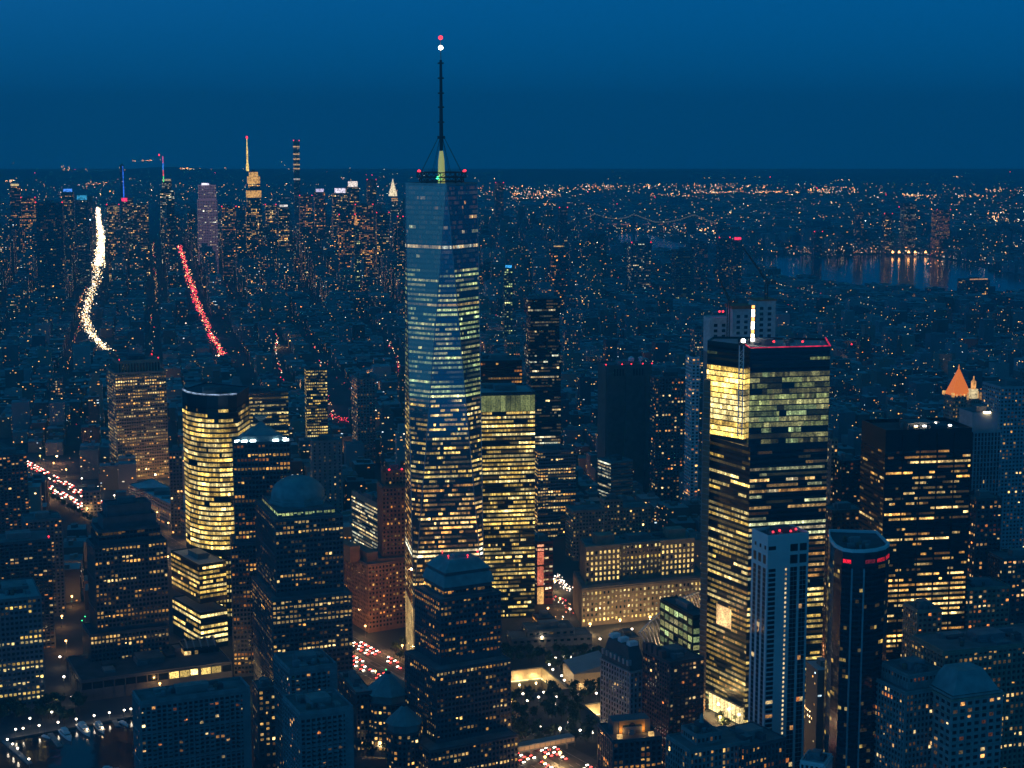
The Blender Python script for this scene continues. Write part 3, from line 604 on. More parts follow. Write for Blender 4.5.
# big glass tower on the right with a golden upper corner
def four():
    A = [at(705, 500, 1312)[:2], at(749.3, 500, 1260)[:2], at(826, 500, 1275)[:2]]; A += [(A[2][0] + 6, A[2][1] + 52), (A[0][0] + 8, A[0][1] + 28)]
    nc = at(744, 400, 1284)[:2]; c1 = at(749.3, 400, 1262)[:2]; U = [at(706.5, 400, 1312)[:2], nc, c1, A[2], A[3], (A[0][0] + 8, A[0][1] + 28)]
    zt = zat(351, 1262); zg = zat(371, 1262); zn = zat(450, 1260); zl = zat(590, 1260)
    gr = dict(fh=4.3, bay=2, ww=.96, wh=.5, p=.85, run=9, amp=.16, pal='green', rowvar=.3, dim=.5)
    r = hero('corner_glass_tower', 'large glass tower with a bright golden upper corner and cranes behind its roof', 'skyscraper',
        [(U, zg, zt, dict(p=.04, amp=.1)), (U, zn + .05, zg - .05, dict(wh=.78, sidest={0: dict(pal='yellow', amp=1.9, p=1.2, run=30, rowvar=.03)}, side={1: .5}, p=.8, rowvar=.4, amp=.24, run=6, minlen=3, prof=[(0, .8), (.5, 1), (1, 1)])),
         (A, zl, zn, dict(prof=[(0, .1), (.08, .8), (.12, .2), (.2, .6), (.42, .5), (.5, 1), (1, 1)], pal='mixed', amp=.32, sidest={0: dict(pal='yellow', amp=.5, p=.8)})), (A, 0, zl - .05, dict(pal='yellow', amp=.5, p=.5, sidest={0: dict(pal='yellow', amp=.42, p=.75)}))], GLS, gr, band=True, clutter=5, roofm=RFB, parapet=2)
    a, b = np.array(A[0]), np.array(A[1]); nn = np.array([(b - a)[1], -(b - a)[0]]); nn /= np.linalg.norm(nn)
    q0, q1 = a + (b - a) * .32 + nn * .3, a + (b - a) * .66 + nn * .3
    quadmesh('lit_lobby_window', [[(*q0, zat(627, 1285)), (*q1, zat(627, 1285)), (*q1, zat(607, 1285)), (*q0, zat(607, 1285))]], WIN, [(1.0, .62, .26)], parent=r, origin=tuple(r.location))
    q0, q1 = a + (b - a) * .2 + nn * 1.2, a + (b - a) * 1.0 + nn * 1.2; Q = []; CC = []
    for k in range(9): u, v = (k + .06) / 9, (k + .94) / 9; Q.append([(*(q0 + (q1 - q0) * u), 2), (*(q0 + (q1 - q0) * v), 2), (*(q0 + (q1 - q0) * v), 17), (*(q0 + (q1 - q0) * u), 17)]); g = [1.2, 1.5, 1.3, 1.6, 1.1, 1.5, 1.5, 1.2, .7][k]; CC.append((g, g * .72, g * .3))
    quadmesh('street_frontage', Q, WIN, CC, parent=r, origin=tuple(r.location)); part('frontage_canopy', MB().prism([tuple(q0 + nn * 3), tuple(q1 + nn * 3), tuple(q1), tuple(q0)][::1], 17.2, 18.4, bot=True), DK, r)
    for t in (.1, .4, .7, .95):
        q = q0 + (q1 - q0) * t + nn * 6; l = bpy.data.lights.new('frontage_lamp', 'POINT'); l.energy = 9000; l.color = (1, .66, .28); l.shadow_soft_size = 1; o = bpy.data.objects.new('frontage_lamp', l); o.location = (q[0] - r.location.x, q[1] - r.location.y, 6); link(o, r)
    I = U; mb = MB()
    for i, j in ((1, 2), (2, 3), (3, 4)): mb.bar((*I[i], zt + 2.4), (*I[j], zt + 2.4), .5)
    part('red_roof_edge', mb, emis('red_edge', (1, .02, .08), .8), r)
    for q in ((.3, .3), (.66, .2)):
        p = np.array(U[2]) + (np.array(U[3]) - U[2]) * q[0] + (np.array(U[4]) - U[3]) * q[1]; MB().lathe((p[0], p[1], zt + 4), [(.1, 0), (.9, .4), (.9, 1.3), (.1, 1.7)], 8).build('beacon', REDB, r, tuple(r.location))
    q = (np.array(U[0]) + np.array(U[4])) / 2
    return r, A, U, zt
FOUR, A4, U4, Z4 = four()
# builders' hoist tower up the left edge
P = [at(702, 500, 1305)[:2], at(708.5, 500, 1299)[:2], at(709, 500, 1312)[:2], at(703, 500, 1318)[:2]]
r = hero('construction_hoist', 'brown scaffold hoist tower clinging to the left edge of the large glass tower', 'hoist', [(P, 0, zat(380, 1305), dict(blank=True))], mat('rusty_lattice', (.2, .13, .08)), {}, clutter=0, parapet=0)
for k in range(60): part('landing', MB().prism(inset(P, -.7), 6 + k * 4.3, 6.6 + k * 4.3, bot=True), CONC, r)
mb = MB(); x0, y0 = at(740.5, 400, 1266)[:2]; zt = zat(345, 1266); zb = zat(436, 1266); root = empty('lattice_mast', (x0, y0, zb)); tag(root, 'thin pale lattice mast climbing the golden corner of the large glass tower', 'mast')
for dx, dy in ((-1.6, -1.6), (1.6, -1.6), (1.6, 1.6), (-1.6, 1.6)): mb.bar((x0 + dx, y0 + dy, zb), (x0 + dx, y0 + dy, zt), .28)
k = zb
while k < zt - 3:
    for a, b in (((-1.6, -1.6), (1.6, -1.6)), ((-1.6, 1.6), (-1.6, -1.6))): mb.bar((x0 + a[0], y0 + a[1], k), (x0 + b[0], y0 + b[1], k + 3.2), .2); mb.bar((x0 + a[0], y0 + a[1], k), (x0 + b[0], y0 + b[1], k), .2)
    k += 3.2
part('lattice', mb, WHT, root); part('mast_lamp', MB().lathe((x0 + 1, y0 - 2, zt + 2), [(.2, 0), (1.6, .5), (1.6, 2.4), (.2, 3)], 10), BWW, root); part('mast_head', MB().box((x0, y0, zt), (5, 5, 2)), BLK, root)
P = [at(750.5, 340, 1300)[:2], at(753.5, 340, 1300)[:2], at(753.7, 340, 1304)[:2], at(750.7, 340, 1304)[:2]]
mb = MB().prism(P, Z4 + .5, zat(317, 1300)); c = np.mean(P, 0); root = empty('lit_hoist_shaft', (c[0], c[1], Z4)); tag(root, 'narrow vertical shaft of white and amber work lights above the glass tower roof', 'hoist'); part('shaft_frame', mb, CONC, root)
for k in range(9):
    z = Z4 + 3 + k * 3.2; part('work_lamp', MB().box((c[0], c[1] - 2.6, z), (2.2, .8, 2.3)), [BWW, BWH, emis('lamp_orange', (1, .4, .1), 3)][k % 3], root)
# concrete cores under construction behind
def cores():
    specs = ((707, 710, 730, 318, 1660), (731, 733, 752, 309, 1650), (753, 756, 776, 301, 1665))
    P, z = rect(708, 711, 776, 352, 1665, 10, dep=26); root = empty('unfinished_concrete_tower', (P[0][0], P[0][1], 0)); tag(root, 'raw concrete tower under construction rising behind the large glass tower', 'tower')
    part('wall', MB().prism(P, 0, z), CONC, root); Q = []; 
    for (a, b, c_, y, Y) in specs:
        P, zz = rect(a, b, c_, y, Y, 10, dep=22); part('core', MB().prism(P, z, zz), mat('raw_concrete', (.55, .54, .52), .9, var=.2, scale=.3), root)
        e_ = np.array(P[1]) - P[0]; n_ = np.array([e_[1], -e_[0]]); n_ /= np.linalg.norm(n_); zk = zz - 6
        while zk > z:
            for f in (.2, .6):
                A = np.array(P[0]) + e_ * f + n_ * .1; B_ = np.array(P[0]) + e_ * (f + .18) + n_ * .1; Q.append([(*A, zk - 3), (*B_, zk - 3), (*B_, zk), (*A, zk)])
            zk -= 5.5
    quadmesh('core_opening', Q, WIN, [(.0, .0, .0)] * len(Q), parent=root, origin=tuple(root.location))
    P, zz = rect(731, 733, 752, 309, 1650, 10, dep=22); part('formwork_platform', MB().prism(inset(P, -1.5), zz, zz + 3, bot=True), ORG, root)
    P, zz = rect(753, 756, 776, 301, 1665, 10, dep=22); part('formwork_rim', MB().prism(inset(P, -1), zz, zz + 1.4, bot=True), ORG, root)
    for px in (719.5, 723):
        x, y, zz = at(px, 312.5, 1662); MB().lathe((x, y, zz), [(.2, 0), (1.1, .5), (1.1, 1.5), (.2, 2.)], 8).build('beacon', REDB, root, tuple(root.location))
cores()
def crane(label, px, ybase, ytop, bx, by, Y):
    x, _, z0 = at(px, ybase, Y); z1 = zat(ytop, Y); X2, _, Z2 = at(bx, by, Y - 10); root = empty('tower_crane', (x, Y, z0)); tag(root, label, 'crane', 'tower cranes over the building site')
    K = mat('crane_paint', (.10, .09, .08), .6); mb = MB()
    for dx, dy in ((-1.2, -1.2), (1.2, -1.2), (1.2, 1.2), (-1.2, 1.2)): mb.bar((x + dx, Y + dy, z0), (x + dx, Y + dy, z1), .5)
    k = z0
    while k < z1 - 3: mb.bar((x - 1.2, Y - 1.2, k), (x + 1.2, Y - 1.2, k + 3), .2); mb.bar((x - 1.2, Y - 1.2, k + 3), (x + 1.2, Y - 1.2, k + 3), .2); k += 3
    part('mast', mb, K, root); part('cab', MB().box((x + 1, Y - 2, z1), (4.5, 4, 3.4)), K, root); part('counterweight', MB().box((x + 7, Y, z1 + .2), (4.5, 3, 3.4)), K, root)
    mb = MB(); A = Vector((x, Y, z1 + 2)); B_ = Vector((X2, Y - 10, Z2)); up = Vector((.55, 0, .8)) * 2.2
    mb.bar(A, B_, .6); mb.bar(A + up, B_, .5); n = 14
    for i in range(n): t = i / n; p = A.lerp(B_, t); q = (A + up).lerp(B_, t + .5 / n); mb.bar(p, q, .18); mb.bar(q, A.lerp(B_, t + 1 / n), .18)
    part('jib', mb, K, root); part('a_frame', MB().bar((x, Y, z1 + 2), (x + 5, Y, z1 + 13), .35).bar((x + 8, Y, z1 + 3), (x + 5, Y, z1 + 13), .3), K, root); part('pendant_line', MB().bar((x + 5, Y, z1 + 13), tuple(B_), .12), K, root)
crane('crane with a long raised jib above the highest concrete core', 766, 303, 284, 742, 246, 1670)
crane('crane with a short jib standing left of the concrete cores', 728, 340, 303, 720, 280, 1640)
# black tower
Q, z = rect(862, 886, 972, 434, 1270, 10)
r = hero('black_steel_tower', 'broad black steel tower with scattered amber strips of light', 'skyscraper', [(Q, 0, z)], BLK, dict(fh=4.05, bay=2.3, ww=.97, wh=.42, p=.36, rowvar=.75, run=3.4, amp=.85, pal='warm', top=14, dim=.2, side={3: .55}, prof=[(0, .7), (.3, 1), (.36, .3), (.44, 1.4), (.62, .5), (.72, 1.5), (.9, .8), (1, .8)]), band=True, clutter=3, roofm=RFD, parapet=3)
e_ = np.array(Q[1]) - Q[0]; d_ = np.array(Q[3]) - Q[0]
for k in range(9): q = np.array(Q[0]) + e_ * (.42 + .5 * (k % 5) / 5) + d_ * (.25 + .25 * (k // 5)); MB().box((q[0], q[1], z + 2.6), (2.2, 1.4, .9)).build('roof_lamp', BWW if k % 3 else BWH, r, tuple(r.location))
n_ = -d_ / np.linalg.norm(d_)
for k in range(6): q = np.array(Q[0]) + e_ * k / 5; part('column', MB().prism([tuple(q + n_ * .9 - e_ * .007), tuple(q + n_ * .9 + e_ * .007), tuple(q + n_ * .02 + e_ * .007), tuple(q + n_ * .02 - e_ * .007)], 0, z - .4, bot=True), BLK, r)
# pale blue-lit hotel tower
def hotel():
    P, z = rect(752, 768, 809, 539, 1102, 20); r = hero('pale_hotel_tower', 'slim pale tower with dark vertical window strips and a clean white frame', 'hotel tower', [(P, 0, z, dict(blank=True))], TEAL, {}, clutter=4, beacons=0, roofm=RFD, parapet=2.4)
    e_ = np.array(P[1]) - P[0]; d = np.array(P[3]) - P[0]; n_ = -d / np.linalg.norm(d); m_ = -e_ / np.linalg.norm(e_); Lf = np.linalg.norm(e_); Ls = np.linalg.norm(d); rng = np.random.default_rng(4)
    dark = []; lit = []; cc = []
    def pan(base, dirv, nr, u0, u1, za, zb_, c=None):
        A = base + dirv * u0 + nr * .1; B_ = base + dirv * u1 + nr * .1
        if (np.cross(np.append(B_ - A, 0), (0, 0, 1))[:2] @ nr) < 0: A, B_ = B_, A
        dark.append([(*A, za), (*B_, za), (*B_, zb_), (*A, zb_)]); cc.append(c or (0, 0, 0))
    b = np.array(P[0]); fh = 3.3; n = int((z - 22) / fh); za = z - 21
    for u0, u1 in ((.0, .0),): pass
    for (u0, u1) in ((.55, .73), (.78, .95)):
        pan(b, e_, n_, u0, u1, z - 10, z - 5); pan(b, e_, n_, u0, u1, z - 18.5, z - 12.5)
    pan(b, e_, n_, .02, .2, z - 8, z - 5.4)
    for i in range(n):
        zz = za - i * fh
        if zz < 4: break
        lt = lambda p, a=.5: (tuple(np.array(PAL['resid'][rng.integers(4)]) * a) if rng.random() < p else None)
        pan(b, e_, n_, .03, .20, zz - 2.2, zz, lt(.06)); 
        g = (1.0, .72, .35) if rng.random() < .85 else (.4, .25, .1); pan(b, e_, n_, .435, .475, zz - 2.0, zz - .4, tuple(v * .8 for v in g) if i < 36 else None)
        for (u0, u1, p) in ((.56, .64, .05), (.645, .725, .05), (.79, .865, .1), (.87, .945, .1)): pan(b, e_, n_, u0, u1, zz - 3.0, zz, lt(p))
        for k in range(3): u = .1 + k * .3; pan(b, d, m_, u, u + .17, zz - 3.0, zz, lt(.03))
    for k in range(3): u = .1 + k * .3; pan(b, d, m_, u, u + .17, z - 18, z - 12); pan(b, d, m_, u, u + .1, z - 8, z - 5.4)
    idx = sorted(range(len(dark)), key=lambda i: -max(cc[i]))
    for i in idx[:100]: quadmesh('window', [dark[i]], WIN, [cc[i]], parent=r, origin=tuple(r.location))
    quadmesh('window', [dark[i] for i in idx[100:]], WIN, [cc[i] for i in idx[100:]], parent=r, origin=tuple(r.location))['kind'] = 'stuff'
    for f, g in ((.2, .2), (.4, .3), (.6, .12), (.8, .3)):
        q = b + e_ * f + d * g; MB().lathe((q[0], q[1], z + 2.6), [(.1, 0), (.7, .3), (.7, 1.2), (.1, 1.5)], 8).build('beacon', REDB, r, tuple(r.location))
hotel()
def rounded():
    pts = [(827, 1058), (828.5, 1046), (833, 1032), (841, 1022), (851, 1018), (863, 1018), (875, 1021), (884, 1027), (888, 1036)]
    P = [at(px, 600, y)[:2] for px, y in pts]; P += [(P[-1][0] - 1, P[-1][1] + 34), (P[0][0] + 3, P[0][1] + 16)]
    z = zat(553, 1018)
    r = hero('rounded_glass_tower', 'dark blue tower with rounded glass corners and a thick pale roof rim', 'apartment tower', [(P, 0, z)], GLS, dict(fh=3.5, bay=2.6, ww=.9, wh=.62, p=.02, rowvar=1.2, run=1.5, amp=.6, pal='yellow', top=9, minlen=3, dim=.06), band=True, clutter=4, roofm=RFD, parapet=0)
    I = inset(P, 1.1); mb = MB(); n = len(P)
    for i in range(n):
        j = (i + 1) % n; mb.prism([P[i], P[j], I[j], I[i]], z + .005, z + 2)
    part('roof_rim', mb, TEAL, r)
    Q = []; 
    for i in range(3, 8):
        A, B_ = np.array(P[i]), np.array(P[i + 1]); e_ = B_ - A; nn = np.array([e_[1], -e_[0]]); nn /= np.linalg.norm(nn)
        if i in (3, 5, 6, 7): quadmesh('red_light_panel', [[(*(A + e_ * .1 + nn * .12), z - 7), (*(A + e_ * .9 + nn * .12), z - 7), (*(A + e_ * .9 + nn * .12), z - 4.6), (*(A + e_ * .1 + nn * .12), z - 4.6)]], WIN, [{3: (.75, .01, .03), 5: (.12, .01, .02), 6: (.4, .01, .02), 7: (.5, .01, .02)}[i]], parent=r, origin=tuple(r.location))
    for i in (4, 5): 
        p = np.array(P[i]); part('pier', MB().box((p[0], p[1] - .3, 0), (1.0, 1.0, z - 10)), MUL, r)
rounded()
# courthouse with gold pyramid, municipal tower with cupola, towers to the right
def gold():
    t = tiers((950, 953, 972, 397, 2085, 16, 22)); r = hero('courthouse_tower', 'stone tower under a glowing orange gold pyramid roof', 'courthouse', t, CLAY, dict(fh=4.5, bay=3.6, ww=.45, wh=.5, p=.16, run=1, amp=.7), clutter=0, roofm=RF)
    P = t[0][0]; z = t[0][2]; c = np.mean(P, 0); zp = zat(370, 2085); P2 = inset(P, .6)
    part('pyramid_roof', MB().prism(P2, z + 1.3, zp, top=[(c[0] + (x - c[0]) * .05, c[1] + (y - c[1]) * .05) for x, y in P2]), mat('gilded_tile_glow', (.75, .22, .06), .5, emit=(1, .22, .02), es=.75, var=.4, scale=.5), r)  # glow of the lit roof is put into the tile material as emission
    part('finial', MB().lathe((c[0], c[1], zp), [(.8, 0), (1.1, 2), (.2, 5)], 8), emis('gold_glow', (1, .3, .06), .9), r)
    mb = MB()
    for p in P[:2] + [P[3]]: mb.box((p[0], p[1], z), (3.4, 3.4, 5))
    for k in range(1, 5): q = np.array(P[0]) + (np.array(P[1]) - P[0]) * k / 5; mb.box((q[0], q[1], z), (1.6, 1.6, 3))
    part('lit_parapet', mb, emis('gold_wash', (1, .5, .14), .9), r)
    t = tiers((970, 971, 980, 400, 1975, 14, 12), (966, 968, 984, 412, 1970, 14, 24), (960, 962, 992, 430, 1965, 14, 34)); r = hero('wedding_cake_tower', 'cream stone tower with a lit round cupola right of the orange pyramid', 'tower', t, CLAY, dict(fh=4.3, bay=3.2, ww=.5, wh=.5, p=.08, run=1, amp=.7), clutter=0)
    c = np.mean(t[0][0], 0); z = t[0][2]
    zz = [zat(y, 1975) for y in (399, 391, 390, 383, 377)]
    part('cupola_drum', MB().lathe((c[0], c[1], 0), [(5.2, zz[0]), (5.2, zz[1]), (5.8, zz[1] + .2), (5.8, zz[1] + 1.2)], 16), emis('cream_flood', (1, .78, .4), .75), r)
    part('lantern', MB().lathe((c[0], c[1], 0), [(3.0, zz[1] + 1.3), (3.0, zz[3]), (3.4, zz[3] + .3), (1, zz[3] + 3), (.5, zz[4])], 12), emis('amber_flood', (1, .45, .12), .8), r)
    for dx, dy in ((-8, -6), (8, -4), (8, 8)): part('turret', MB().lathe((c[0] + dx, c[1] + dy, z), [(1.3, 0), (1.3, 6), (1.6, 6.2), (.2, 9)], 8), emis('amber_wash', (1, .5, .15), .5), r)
gold()
t = tiers((970, 973, 999, 414, 1480, 12, 26), (968, 971, 1001, 432, 1474, 12, 30)); t[0] = (*t[0], dict(blank=True)); r = hero('grey_ribbed_tower', 'grey blue ribbed tower with a pointed steel frame on top by the black tower', 'tower', t, mat('blue_grey_stone', (.34, .37, .38)), dict(fh=3.9, bay=3.4, ww=.5, wh=.8, p=.01, run=1, amp=.5, dim=.02), clutter=1)
x, y, z = at(995, 414, 1485); mb = MB()
for dx in (-4, 4):
    for dy in (-3, 3): mb.bar((x + dx, y + dy, z), (x, y, zat(399, 1485)), .35)
part('pointed_frame', mb, MUL, r); x, y, z = at(987, 413, 1482); part('roof_lamp', MB().box((x, y, z), (6, 2, 1.2)), BWH, r)
Q, z = rect(998, 1001, 1040, 388, 1720, 12, dep=40); hero('slate_tower', 'tall slate blue tower cut by the right edge of the view', 'tower', [(Q, 0, z)], mat('blue_grey_stone', (.3, .33, .34)), dict(fh=4, bay=4, ww=.5, wh=.5, p=.06, run=1, amp=.8), clutter=2)
# prewar buildings lower right
def prewar():
    t = tiers((912, 944, 1060, 653, 1130, 18)); t[0] = (*t[0], dict(prof=[(0, 1.4), (.15, 1.5), (.5, 1.2), (.6, .4), (1, .6)])); r = hero('cornice_block', 'large old stone block with corniced roof and arched top windows at the right edge', 'office block', t, CLAY, dict(fh=4.2, bay=4.0, ww=.5, wh=.55, p=.26, run=1.4, amp=.85, pal='warm'), ind=60, clutter=8, roofm=RF)
    P = t[0][0]; z = t[0][2]
    part('cornice', MB().prism(inset(P, -1.4), z - 2.2, z - .6, bot=True), CLAY, r); part('string_course', MB().prism(inset(P, -.7), z - 13.2, z - 12.2, bot=True), CLAY, r)
    t = tiers((898, 909, 945, 677, 1002, 24, 30), (894, 906, 949, 694, 996, 24, 34)); t[0] = (*t[0], dict(p=.02)); r = hero('old_stone_tower', 'old ribbed stone building with a set back attic left of the mansard roofed one', 'building', t, CONC, dict(fh=3.8, bay=3.0, ww=.5, wh=.55, p=.09, run=1.3, amp=.8, pal='resid'), ind=40, clutter=4)
    t = tiers((945, 952, 1003, 699, 985, 20, 30)); r = hero('mansard_building', 'pale stone building with paired windows and a sloped slate roof in the lower right', 'building', t, mat('pale_limestone', (.30, .29, .27)), dict(fh=4.4, bay=5.5, ww=.55, wh=.5, p=.09, run=1, amp=.9, pal='resid', top=3), ind=40, clutter=0)
    P = t[0][0]; z = t[0][2]; part('mansard_roof', MB().prism(inset(P, 1.5), z + 1.3, z + 14, top=inset(P, 9)), COP, r); part('cornice', MB().prism(inset(P, -1), z - 1.5, z - .2, bot=True), CLAY, r); part('string_course', MB().prism(inset(P, -.6), z - 11, z - 10.2, bot=True), CLAY, r)
prewar()
# central foreground buildings
def gothic():
    t = tiers((601, 630, 646, 672, 1185, 30)); r = hero('gothic_office', 'grey terracotta office with a steep dark mansard roof beside the memorial trees', 'office block', t, mat('grey_terracotta', (.34, .34, .33)), dict(fh=4, bay=3.4, ww=.4, wh=.6, p=.03, run=1, amp=.6), ind=20, clutter=0, parapet=0)
    P = t[0][0]; z = t[0][2]; part('mansard_roof', MB().prism(inset(P, .3), z + .4, z + 17, top=inset(P, 5)), mat('dark_copper', (.06, .09, .09)), r); part('cornice', MB().prism(inset(P, -.9), z - 1.4, z - .1, bot=True), r and MT['grey_terracotta'], r)
    e_ = np.array(P[1]) - P[0]; d = np.array(P[3]) - P[0]
    for k in range(7): q = np.array(P[0]) + d * (k + .5) / 7 + e_ * .06; part('dormer', MB().box((q[0], q[1], z + 4), (3, 2.4, 4), rz=.52), MT['grey_terracotta'], r)
    for k in range(3): q = np.array(P[0]) + e_ * .5 + d * (.2 + .3 * k); part('rooftop_unit', MB().box((q[0], q[1], z + 17.1), (7, 5, 3), rz=.5), WHT, r)
    t = tiers((643, 670, 704, 664, 1150, 27)); r = hero('brick_apartment_tower', 'dark reddish brick tower with stepped gable edge right of the mansard roof', 'apartment tower', t, mat('dark_brick', (.13, .07, .06)), dict(fh=3.2, bay=3.2, ww=.62, wh=.55, p=.045, run=1, amp=.5, pal='resid', side={3: 1.8}), ind=50, clutter=5, roofm=RFD)
    P = t[0][0]; z = t[0][2]; e_ = np.array(P[1]) - P[0]; d = np.array(P[3]) - P[0]
    for k in range(4): q = np.array(P[0]) + d * (.3 + .2 * k) - e_ * 0; q2 = q + d * .12; i_ = e_ / np.linalg.norm(e_) * 4; part('gable_block', MB().prism([tuple(q), tuple(q + i_), tuple(q2 + i_), tuple(q2)], z + 1.3, z + 3.5 + (3 - abs(k - 1.5)) * 1.5), MT['dark_brick'], r)
    # terrace bar building with amber dome wall
    P, z = rect(604, 613, 662, 742, 1068, 14, dep=34); r = hero('terrace_bar_building', 'dark roof terrace with an amber floodlit round screen and string lights', 'building', [(P, 0, z)], DK, dict(fh=4, bay=4, ww=.6, wh=.6, p=.08, pal='amber', amp=.6), ind=10, clutter=1, roofm=RFD)
    e_ = np.array(P[1]) - P[0]; d = np.array(P[3]) - P[0]
    q = np.array(P[0]) + e_ * .5 + d * .55; part('upper_room', MB().box((q[0], q[1], z + .3), (26, 12, 9), rz=.25), DK, r)
    n_ = -d / np.linalg.norm(d); ux = e_ / np.linalg.norm(e_); q = q + n_ * 6.3; mb = MB(); 
    for k in range(2): pass
    A, B_ = q - ux * 9, q + ux * 9
    mb.prism([tuple(A + n_ * .5), tuple(B_ + n_ * .5), tuple(B_), tuple(A)], z + .5, z + 9.5, bot=True); part('amber_screen', mb, mat('painted_screen', (.5, .27, .08), .7), r)
    part('round_emblem', MB().bar((*(q + n_ * .55), z + 5.6), (*(q + n_ * .75), z + 5.6), 2.2, n=16), mat('emblem_dark', (.06, .03, .02)), r)
    for s_ in (-1, 1):
        p = q + ux * 8 * s_ + n_ * 3; l = bpy.data.lights.new('screen_floodlight', 'POINT'); l.energy = 650; l.color = (1, .5, .12); l.shadow_soft_size = .3; o = bpy.data.objects.new('screen_floodlight', l); o.location = (p[0] - r.location.x, p[1] - r.location.y, z + 3); link(o, r)
        p = q + ux * 11 * s_ + n_ * 8; part('lit_kiosk', MB().box((p[0], p[1], z + .3), (3.4, 2, 2.6), rz=.25), BWH if 0 else emis('kiosk_glow', (1, .6, .2), 1.1), r)
    mb = MB()
    for k in range(12): p = q + ux * (-9 + k * 1.7) + n_ * 9; mb.box((p[0], p[1], z - 3), (1.0, .6, 1.8), rz=.25)
    part('string_light', mb, emis('string_glow', (1, .5, .12), 1.4), r)['kind'] = 'stuff'
    t = tiers((690, 697, 722, 737, 1010, 24, 20), (680, 690, 750, 752, 1000, 24, 30)); r = hero('old_rooftop_tower', 'weathered stone building with a small roof turret at the bottom edge', 'building', t, CONC, dict(fh=4, bay=3, ww=.5, wh=.6, p=.06, run=1, amp=.8), ind=10, clutter=5)
    c = np.mean(t[0][0], 0); part('roof_turret', MB().lathe((c[0], c[1], t[0][2]), [(4, 0), (4, 2.5), (2.5, 4), (1.2, 6), (1.2, 9), (.3, 11)], 12), COP, r)
    P, z = rect(738, 745, 786, 748, 1010, 30, dep=34); hero('slanted_roof_building', 'low dark roofed building with amber lit edge under the pale slim tower', 'building', [(P, 0, z)], DK, dict(fh=4, bay=3, ww=.5, wh=.6, p=.3, pal='amber'), ind=10, clutter=6, roofm=RF)
    P, z = rect(797, 800, 824, 762, 1012, -25, dep=20); hero('pale_edge_building', 'pale roofed low building at the foot of the rounded glass tower', 'building', [(P, 0, z)], TEAL, dict(fh=4, bay=3, ww=.5, wh=.6, p=.1), ind=10, clutter=2, roofm=RFB)
gothic()
# left lower offices and slabs
P, z = rect(-60, -10, 41, 602, 1290, 22, dep=60); hero('flat_roof_office', 'blue grey office with a wide flat roof and lit bands at the left edge', 'office block', [(P, 0, z)], GRN, dict(fh=4.2, bay=3.6, ww=.6, wh=.5, p=.5, rowvar=.9, run=3, amp=.9, pal='yellow', prof=[(0, .1), (.25, .3), (.35, 1.4), (1, 1)]), ind=60, clutter=4, roofm=RFB)
P, z = rect(-40, -10, 51, 545, 1440, 22, dep=40); hero('dark_flats', 'dark apartment block with orange windows and two red roof lamps at the left edge', 'apartment block', [(P, 0, z)], DK, dict(fh=3.2, bay=4, ww=.7, wh=.5, p=.13, run=1.2, amp=.7, pal='resid'), ind=60, clutter=3, beacons=2)
P, z = rect(-30, -6, 27, 457, 1700, 22, dep=30); hero('dark_slab', 'tall dark apartment slab cut by the left edge with sparse amber windows', 'apartment block', [(P, 0, z)], DK, dict(fh=3.2, bay=4, ww=.6, wh=.5, p=.1, run=1, amp=.6, pal='resid'), ind=30, clutter=2)
P, z = rect(22, 25, 62, 522, 1560, 22, dep=30); hero('grey_flats', 'grey apartment block with pale roof parapets behind the dark flats', 'apartment block', [(P, 0, z)], GRN, dict(fh=3.4, bay=4, ww=.5, wh=.5, p=.08, run=1, amp=.7, pal='resid'), ind=20, clutter=3)
P = [G(187, 513, 30), G(192, 499, 30), G(152, 479, 30), G(129, 485, 30)]; z = 30; hero('long_roof_college', 'long low building with pale ribbed roofs running towards the bowed yellow tower', 'building', [(P, 0, z)], GRN, dict(fh=4.5, bay=5, ww=.6, wh=.5, p=.25, amp=.6, pal='amber'), ind=20, clutter=3, roofm=mat('pale_blue_roof', (.45, .5, .52), .7, var=.3, scale=.05))
P, z = rect(100, 115, 166, 374, 2210, 24, dep=60); P1, z1 = rect(106, 118, 160, 362, 2222, 24, dep=44)
r = hero('corporate_slab', 'pale gridded office tower with amber windows and columned crown on the left', 'office tower', [(P1, z + .05, z1, dict(fh=20, bay=4, ww=.5, wh=.6, p=0, dim=0, top=3)), (P, 0, z)], CLAY, dict(fh=4.3, bay=3.2, ww=.62, wh=.5, p=.55, rowvar=.35, run=2, amp=.62, pal='warm', side={3: .6}), clutter=3, beacons=3)
P, z = rect(303, 306, 327, 370, 2350, 12, dep=26); hero('slim_lit_block', 'slim block with close rows of yellow windows in mid distance', 'office block', [(P, 0, z)], DK, dict(fh=4.2, bay=3, ww=.75, wh=.5, p=.6, run=2, amp=.65, pal='yellow'))
P, z = rect(236, 238, 288, 393, 2150, 12, dep=30); hero('banded_block', 'broad low block with amber bands behind the bowed yellow tower', 'office block', [(P, 0, z)], DK, dict(fh=5, bay=3, ww=.85, wh=.5, p=.6, run=4, amp=.6, pal='yellow'))
P, z = rect(345, 357, 375, 379, 2300, 16, dep=40); hero('twin_slab', 'blank concrete slab with lit brick wing in mid distance', 'apartment block', [(P, 0, z)], CONC, dict(fh=4, bay=4, ww=.5, wh=.5, p=.35, run=1, amp=.6, pal='resid', side={0: .1}))
P, z = rect(309, 312, 342, 442, 1900, 12, dep=24); hero('blank_wall_block', 'pale blank walled block behind the dome', 'building', [(P, 0, z)], CONC, dict(fh=4, bay=6, ww=.3, wh=.5, p=.05, run=1, amp=.6))
